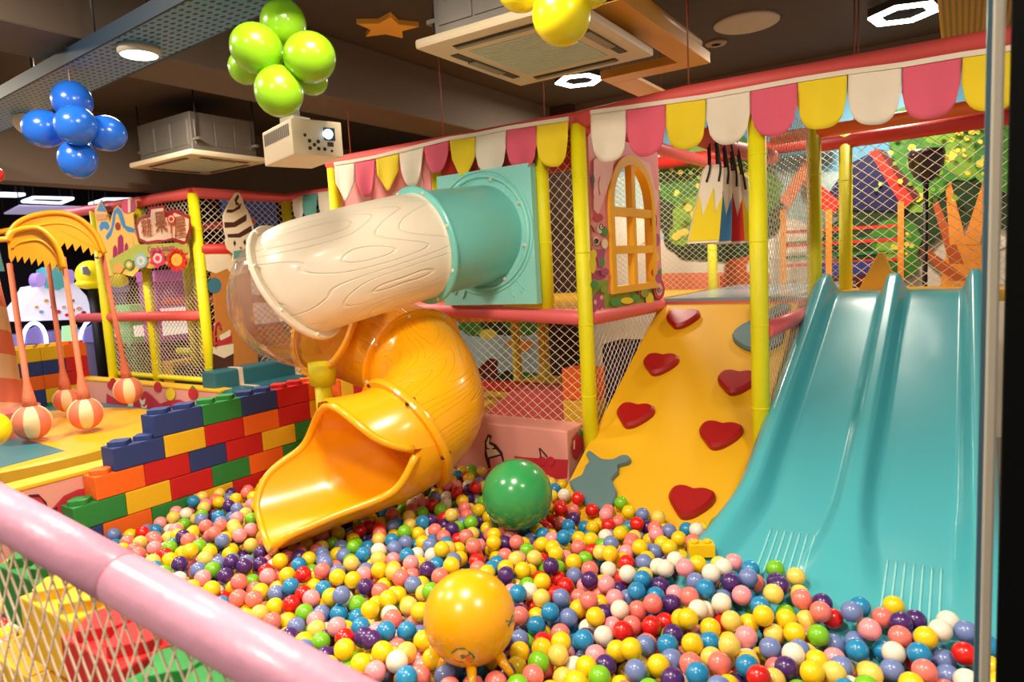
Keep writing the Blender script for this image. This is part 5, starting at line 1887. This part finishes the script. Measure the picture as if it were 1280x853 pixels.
def aircon(x0, x1, y0, y1, z, lab):
    a_ = thing('air_conditioner', lab, 'air conditioner', ((x0 + x1) / 2, (y0 + y1) / 2, z))
    MB().span((x0, y0, z), (x1, y1, z + 0.045)).build('fascia', M['ac'], a_, bevel=0.015)
    cx, cy = (x0 + x1) / 2, (y0 + y1) / 2
    hx, hy = (x1 - x0) / 2, (y1 - y0) / 2
    g_ = MB()
    g_.span((cx - hx * 0.58, cy - hy * 0.58, z - 0.006), (cx + hx * 0.58, cy + hy * 0.58, z + 0.002))
    gr_ = g_.build('intake_grille', M['acgrille'], a_, bevel=0.004)
    sl_ = MB()
    for k in range(22):
        yy = cy - hy * 0.54 + hy * 1.08 * k / 21
        sl_.span((cx - hx * 0.55, yy - 0.004, z - 0.009), (cx + hx * 0.55, yy + 0.004, z - 0.005))
    s2 = sl_.build('grille_slats', M['acgrille'], gr_)
    s2['kind'] = 'stuff'
    for (sx, sy, lx, ly) in ((0, 1, 0.6, 0.055), (0, -1, 0.6, 0.055), (1, 0, 0.055, 0.6), (-1, 0, 0.055, 0.6)):
        px_, py_ = cx + sx * hx * 0.78, cy + sy * hy * 0.78
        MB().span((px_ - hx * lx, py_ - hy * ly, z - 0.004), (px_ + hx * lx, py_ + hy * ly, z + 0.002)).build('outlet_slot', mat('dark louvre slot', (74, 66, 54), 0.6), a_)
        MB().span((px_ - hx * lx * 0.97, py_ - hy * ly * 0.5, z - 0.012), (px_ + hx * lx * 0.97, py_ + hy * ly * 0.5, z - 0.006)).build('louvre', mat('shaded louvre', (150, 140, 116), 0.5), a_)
    b_ = MB().span((x0 + 0.07, y0 + 0.07, z + 0.045), (x1 - 0.07, y1 - 0.07, z + 0.36)).build('steel_body', M['steel'], a_, bevel=0.006)
    for k in range(3):
        w3 = (x1 - x0 - 0.2) / 3
        MB().span((x0 + 0.10 + w3 * k, y0 + 0.062, z + 0.10), (x0 + 0.10 + w3 * (k + 0.93), y0 + 0.07, z + 0.30)).build('access_plate', M['steel'], b_, bevel=0.003)
        w4 = (y1 - y0 - 0.2) / 3
        MB().span((x1 - 0.07, y0 + 0.10 + w4 * k, z + 0.10), (x1 - 0.062, y0 + 0.10 + w4 * (k + 0.93), z + 0.30)).build('access_plate', M['steel'], b_, bevel=0.003)
    for sx in (x0 + 0.04, x1 - 0.04):
        for sy in (y0 + 0.1, y1 - 0.1):
            MB().tube([(sx, sy, z + 0.1), (sx, sy, CEIL)], 0.006, 6).build('hanger_rod', M['lampcase'], a_)
            MB().span((sx - 0.03, sy - 0.015, z + 0.13), (sx + 0.04, sy + 0.015, z + 0.15)).build('bracket', M['steel'], a_)
    return a_


aircon(-2.165, -1.345, 2.575, 3.50, 2.66, 'large cassette air conditioner hanging above the valance')
aircon(-6.12, -5.19, 3.31, 4.06, 2.66, 'small distant cassette air conditioner hanging above the cage')

bt_ = thing('cable_tray', 'long blue perforated cable tray with a round lamp under it', 'cable tray', (-4.6, 1.93, 2.7))
TZ = 2.70
Tc, Td, Tn = Vector((-4.6, 1.90, 0)), Vector((1, -0.057, 0)).normalized(), Vector((0.057, 1, 0)).normalized()


def tpt(u_, v_, z):
    p = Tc + Td * u_ + Tn * v_
    return Vector((p.x, p.y, z))


MB().box(tpt(0, 0, TZ + 0.003), (5.4, 0.27, 0.006), -0.057).build('tray_bed', M['tray'], bt_)
for v_ in (-0.141, 0.141):
    MB().box(tpt(0, v_, TZ + 0.032), (5.4, 0.012, 0.066), -0.057).build('side_lip', M['traylip'], bt_)
for u_ in (-2.4, -1.0, 0.55, 1.3, 2.3):
    for v_ in (-0.125, 0.125):
        MB().tube([tpt(u_, v_, TZ + 0.006), tpt(u_, v_, CEIL)], 0.006, 6).build('hanger_rod', M['lampcase'], bt_)
LAMPX, LAMPY = at_z(174, 69, 2.665)[:2]
rl = thing('round_lamp', 'round white lamp mounted under the blue cable tray', 'light', (LAMPX, LAMPY, 2.664))
MB().lathe([(0, 0.0), (0.073, 0.0), (0.078, 0.004)], (LAMPX, LAMPY, 2.6635), 32).build('diffuser', M['led'], rl)
MB().lathe([(0.078, 0.0), (0.088, 0.01), (0.09, 0.036), (0.0, 0.037)], (LAMPX, LAMPY, 2.663), 32).build('lamp_case', M['frame'], rl)
tw = thing('wall_fan', 'cream oscillating fan unit half behind the blue balloons', 'fan', tuple(at_d(30, 150, 4.2)))
f_c = at_d(32, 150, 4.2)
MB().ball(f_c, 0.085, 18, 12, sc=(1, 0.8, 1)).build('fan_body', M['ac'], tw)
MB().box(at_d(50, 129, 4.2), (0.14, 0.1, 0.06)).build('motor_box', M['ac'], tw, bevel=0.01)
MB().tube([at_d(46, 128, 4.2), Vector((at_d(46, 128, 4.2).x, at_d(46, 128, 4.2).y, CEIL))], 0.012, 8).build('mount_rod', M['lampcase'], tw)

yt = thing('amber_cable_tray', 'amber cable tray with a corner hanging behind the air conditioner', 'cable tray', (-1.5, 4.0, 2.75))
MB().span((-1.395, 2.9, 2.75), (-1.265, 4.16, 2.756)).build('tray_bed', M['ytrays'], yt)
MB().span((-1.404, 2.9, 2.75), (-1.395, 4.03, 2.81)).span((-1.265, 2.9, 2.75), (-1.255, 4.17, 2.81)).build('side_lip', M['ytrays'], yt)
MB().span((-1.90, 4.03, 2.75), (-1.395, 4.16, 2.756)).build('tray_bed', M['ytrays'], yt)
MB().span((-1.90, 4.02, 2.75), (-1.404, 4.03, 2.80)).span((-1.90, 4.16, 2.75), (-1.255, 4.17, 2.81)).build('side_lip', M['ytrays'], yt)
MB().span((-1.90, 4.175, 2.75), (-1.72, 5.1, 2.77)).build('tray_branch', M['ytrays'], yt)
MB().tube([(-1.32, 3.0, 2.86), (-1.32, 4.12, 2.86)], 0.035, 12).build('conduit', M['ytray'], yt)
for x, y in ((-1.36, 3.4), (-1.36, 4.1), (-1.87, 4.1), (-1.30, 3.9), (-1.8, 4.8)):
    MB().tube([(x, y, 2.756), (x, y, CEIL)], 0.005, 6).build('hanger_rod', M['copper'], yt)
rt = thing('amber_cable_tray', 'broad amber perforated cable tray near the door frame', 'cable tray', (0.05, 3.9, 2.75))
MB().span((-0.105, 2.4, 2.75), (0.22, 4.82, 2.756)).build('tray_bed', M['ytray'], rt)
MB().span((-0.115, 2.4, 2.75), (-0.105, 4.82, 2.81)).span((0.22, 2.4, 2.75), (0.23, 4.82, 2.81)).build('side_lip', M['ytrays'], rt)
for y in (3.0, 4.5):
    for x in (-0.11, 0.225):
        MB().tube([(x, y, 2.756), (x, y, CEIL)], 0.005, 6).build('hanger_rod', M['copper'], rt)


def hexlamp(px, py, r, lab):
    c_ = at_z(px, py, 3.10)
    h = thing('hexagon_lamp', lab, 'light', (c_.x, c_.y, 3.10), 'hexagon ceiling lamps')
    a0 = 0.35
    o_ = [(c_.x + r * math.cos(a0 + PI / 3 * k), c_.y + r * math.sin(a0 + PI / 3 * k), 3.10) for k in range(6)]
    i_ = [(c_.x + r * 0.66 * math.cos(a0 + PI / 3 * k), c_.y + r * 0.66 * math.sin(a0 + PI / 3 * k), 3.10) for k in range(6)]
    MB().ring_plate([(p[0], p[1], 3.112) for p in o_], [(p[0], p[1], 3.112) for p in i_], (0, 0, 0.05)).build('lamp_case', M['lampcase'], h)
    MB().ring_plate(o_, i_, (0, 0, 0.0115)).build('diffuser', M['led'], h)
    MB().tube([(c_.x, c_.y, 3.16), (c_.x, c_.y, CEIL)], 0.05, 14).build('mount', M['lampcase'], h)
    for k in (0, 3):
        MB().tube([o_[k][:2] + (3.16,), (c_.x, c_.y, 3.175)], 0.008, 6).build('arm', M['lampcase'], h)


hexlamp(1130, 19, 0.215, 'bright white hexagon ring lamp near the amber perforated tray')
hexlamp(724, 102, 0.20, 'bright white hexagon ring lamp under the big air conditioner')
sd = at_z(933, 31, CEIL - 0.02)
tag(MB().lathe([(0, 0), (0.20, 0), (0.215, 0.008), (0.215, 0.019), (0, 0.019)], (sd.x, sd.y, CEIL - 0.02), 40, smooth=False).build('ceiling_speaker', mat('grey white speaker cover', (176, 164, 146), 0.6)), 'round pale ceiling speaker cover beside the hexagon lamp', 'speaker')
sd = at_z(895, 56, CEIL - 0.02)
dl = thing('downlight', 'small unlit round downlight in the ceiling below the speaker', 'light', (sd.x, sd.y, CEIL - 0.02))
MB().lathe([(0.035, 0.0), (0.072, 0), (0.078, 0.01), (0.078, 0.019), (0.03, 0.019)], (sd.x, sd.y, CEIL - 0.02), 28).build('trim_ring', mat('beige trim ring', (150, 128, 104), 0.5), dl)
MB().lathe([(0.0, 0.0), (0.034, 0.0)], (sd.x, sd.y, CEIL - 0.008), 20).build('lens', M['lampcase'], dl)
sc_ = at_z(484, 36, CEIL - 0.03)
stp = []
for k in range(10):
    a_ = 2 * PI * k / 10 + 0.55
    rr = 0.205 if k % 2 == 0 else 0.105
    stp.append(Vector((sc_.x + rr * math.cos(a_), sc_.y + rr * math.sin(a_), CEIL - 0.03)))
tag(MB().plate(smooth_outline(stp, 2), (0, 0, 0.03)).build('star_decoration', M['star']), 'orange star-shaped board fixed flat on the ceiling', 'star')

# projector
PJ = thing('projector', 'cream ceiling projector with lit blue lens hanging before the valance', 'projector', tuple(at_d(367, 193, 2.80)))
d1 = Vector((0.307, 0.952, 0)).normalized()
d2 = Vector((-0.952, 0.307, 0)).normalized()


def len_to(P, d, px):
    lo, hi = 0.0, 1.0
    for _ in range(40):
        m_ = (lo + hi) / 2
        if (to_px(P + d * m_)[0] - px) * (to_px(P + d * 0.5)[0] - px) > 0 and (to_px(P + d * m_)[0] - px) * (to_px(P)[0] - px) < 0:
            hi = m_
        else:
            lo = m_
    return lo


C0 = at_d(367, 193, 2.80)
L1 = len_to(C0, d1, 430)
L2 = len_to(C0, d2, 331)
HH = 0.148
body = MB().plate([C0, C0 + d1 * L1, C0 + d1 * L1 + d2 * L2, C0 + d2 * L2], (0, 0, HH)).build('case', M['ac'], PJ, bevel=0.008)


def pjr(u_, v_, d, nrm, L):
    return C0 + d * (u_ * L) + Vector((0, 0, v_ * HH)) + nrm


n1, n2 = -d2, -d1
MB().plate([pjr(u_, v_, d1, n1 * 0.001, L1) for u_, v_ in ((0.62, 0.45), (0.84, 0.45), (0.84, 0.80), (0.62, 0.80))], n1 * 0.004).build('lens_recess', mat('dark lens recess', (40, 56, 70), 0.3), PJ)
MB().ball(pjr(0.70, 0.62, d1, n1 * 0.004, L1), 0.021, 16, 10).build('lens', M['projlens'], PJ)
for u_, v_, r in ((0.25, 0.55, 0.007), (0.33, 0.4, 0.008), (0.5, 0.4, 0.008), (0.42, 0.3, 0.008), (0.33, 0.2, 0.008), (0.5, 0.2, 0.008), (0.62, 0.2, 0.008), (0.76, 0.16, 0.006)):
    MB().ball(pjr(u_, v_, d1, n1 * 0.0, L1), r, 10, 6).build('port', M['lampcase'], PJ)
MB().plate([pjr(u_, v_, d1, n1 * 0.001, L1) for u_, v_ in ((0.68, 0.28), (0.80, 0.28), (0.80, 0.40), (0.68, 0.40))], n1 * 0.002).build('port', M['lampcase'], PJ)
vt = MB()
for k in range(14):
    u_ = 0.10 + 0.8 * k / 13
    vt.plate([pjr(u_ - 0.02, 0.55, d2, n2 * 0.001, L2), pjr(u_ + 0.02, 0.55, d2, n2 * 0.001, L2), pjr(u_ + 0.02, 0.88, d2, n2 * 0.001, L2), pjr(u_ - 0.02, 0.88, d2, n2 * 0.001, L2)], n2 * 0.001)
vt.build('side_vent', mat('vent grey', (110, 100, 88), 0.6), PJ)
pc = C0 + d1 * L1 * 0.4 + d2 * L2 * 0.5
MB().tube([pc + Vector((0, 0, HH)), (pc.x, pc.y, CEIL)], 0.022, 12).build('mount_pole', M['frame'], PJ)
MB().box(pc + Vector((0, 0, HH + 0.02)), (0.09, 0.09, 0.035)).build('mount_plate', M['frame'], PJ)

# hanger wires from the play frame up to the ceiling
wr = thing('frame_hangers', 'thin reddish steel rods tying the coral top rail up to the ceiling', 'rods', (-2.0, FY, 2.46))
for px_, y_ in ((553, FY), (681, FY), (862, FY), (435, FY), (1068, 4.8), (1073, 4.8)):
    q_ = at_y(px_, 150, y_)
    MB().tube([(q_.x, y_, 2.44 if y_ < 4 else 2.40), (q_.x, y_, CEIL)], 0.0045, 6).build('rod', M['copper'], wr)

# ------------------------------------------------------------------ balloons


def balloon_bunch(lab, cat_m, items, anchor_z):
    c_ = [at_d(x, y, d) for x, y, r, d in items]
    root = thing('balloon_bunch', lab, 'balloons', tuple(c_[0]))
    for (x, y, r, d), p in zip(items, c_):
        rr = r * d / FPX
        dirn = (sum(c_, Vector()) / len(c_) - p)
        dirn = dirn.normalized() if dirn.length > 0.01 else Vector((0, 0, -1))
        q_ = dirn.to_track_quat('-Z', 'Y').to_matrix()
        b_ = MB().ball(p, rr, 28, 18, sc=(0.97, 0.97, 1.05), R=q_).build('balloon', cat_m, root)
        if len(items) > 1:
            k_ = p + dirn * rr * 1.05
            MB().tube([k_ - dirn * 0.006, k_ + dirn * 0.01], [0.012, 0.006], 8).build('knot', cat_m, b_)
    t_ = c_[0]
    MB().tube([t_, (t_.x, t_.y, anchor_z)], 0.002, 5).build('string', M['strap'], root)


balloon_bunch('bunch of blue balloons hanging under the blue cable tray', mat('blue balloon', (34, 108, 222), 0.24, 0.03, coat=0.3),
              [(90, 126, 24, 3.34), (55, 161, 24, 3.28), (95, 157, 25, 3.16), (133, 167, 22.5, 3.28), (97, 199, 23, 3.26)], 2.8)
balloon_bunch('bunch of lime green balloons hanging above the projector', mat('lime balloon', (136, 192, 24), 0.26, 0.03, coat=0.3),
              [(354, 30, 29, 2.60), (321, 61, 31.5, 2.50), (387, 72, 32, 2.50), (349, 114, 31, 2.52), (308, 84, 22, 2.68), (389, 99, 20, 2.68)], CEIL)
balloon_bunch('bunch of yellow balloons hanging before the big air conditioner', mat('yellow balloon', (240, 220, 20), 0.24, 0.03, coat=0.3),
              [(702, 18, 38, 2.12), (650, -12, 27, 2.2), (738, -16, 26, 2.2)], CEIL)
rb = at_d(-5, 218, 3.3)
rbt = thing('balloon', 'red balloon at the picture edge below the blue balloons', 'balloon', tuple(rb - Vector((0, 0, 0.035))))
MB().ball(rb, 9 * 3.3 / FPX, 24, 16, sc=(0.95, 0.95, 1.08)).build('balloon_skin', mat('red balloon', (226, 40, 30), 0.25), rbt)
MB().tube([rb, (rb.x, rb.y, CEIL)], 0.002, 5).build('string', M['strap'], rbt)
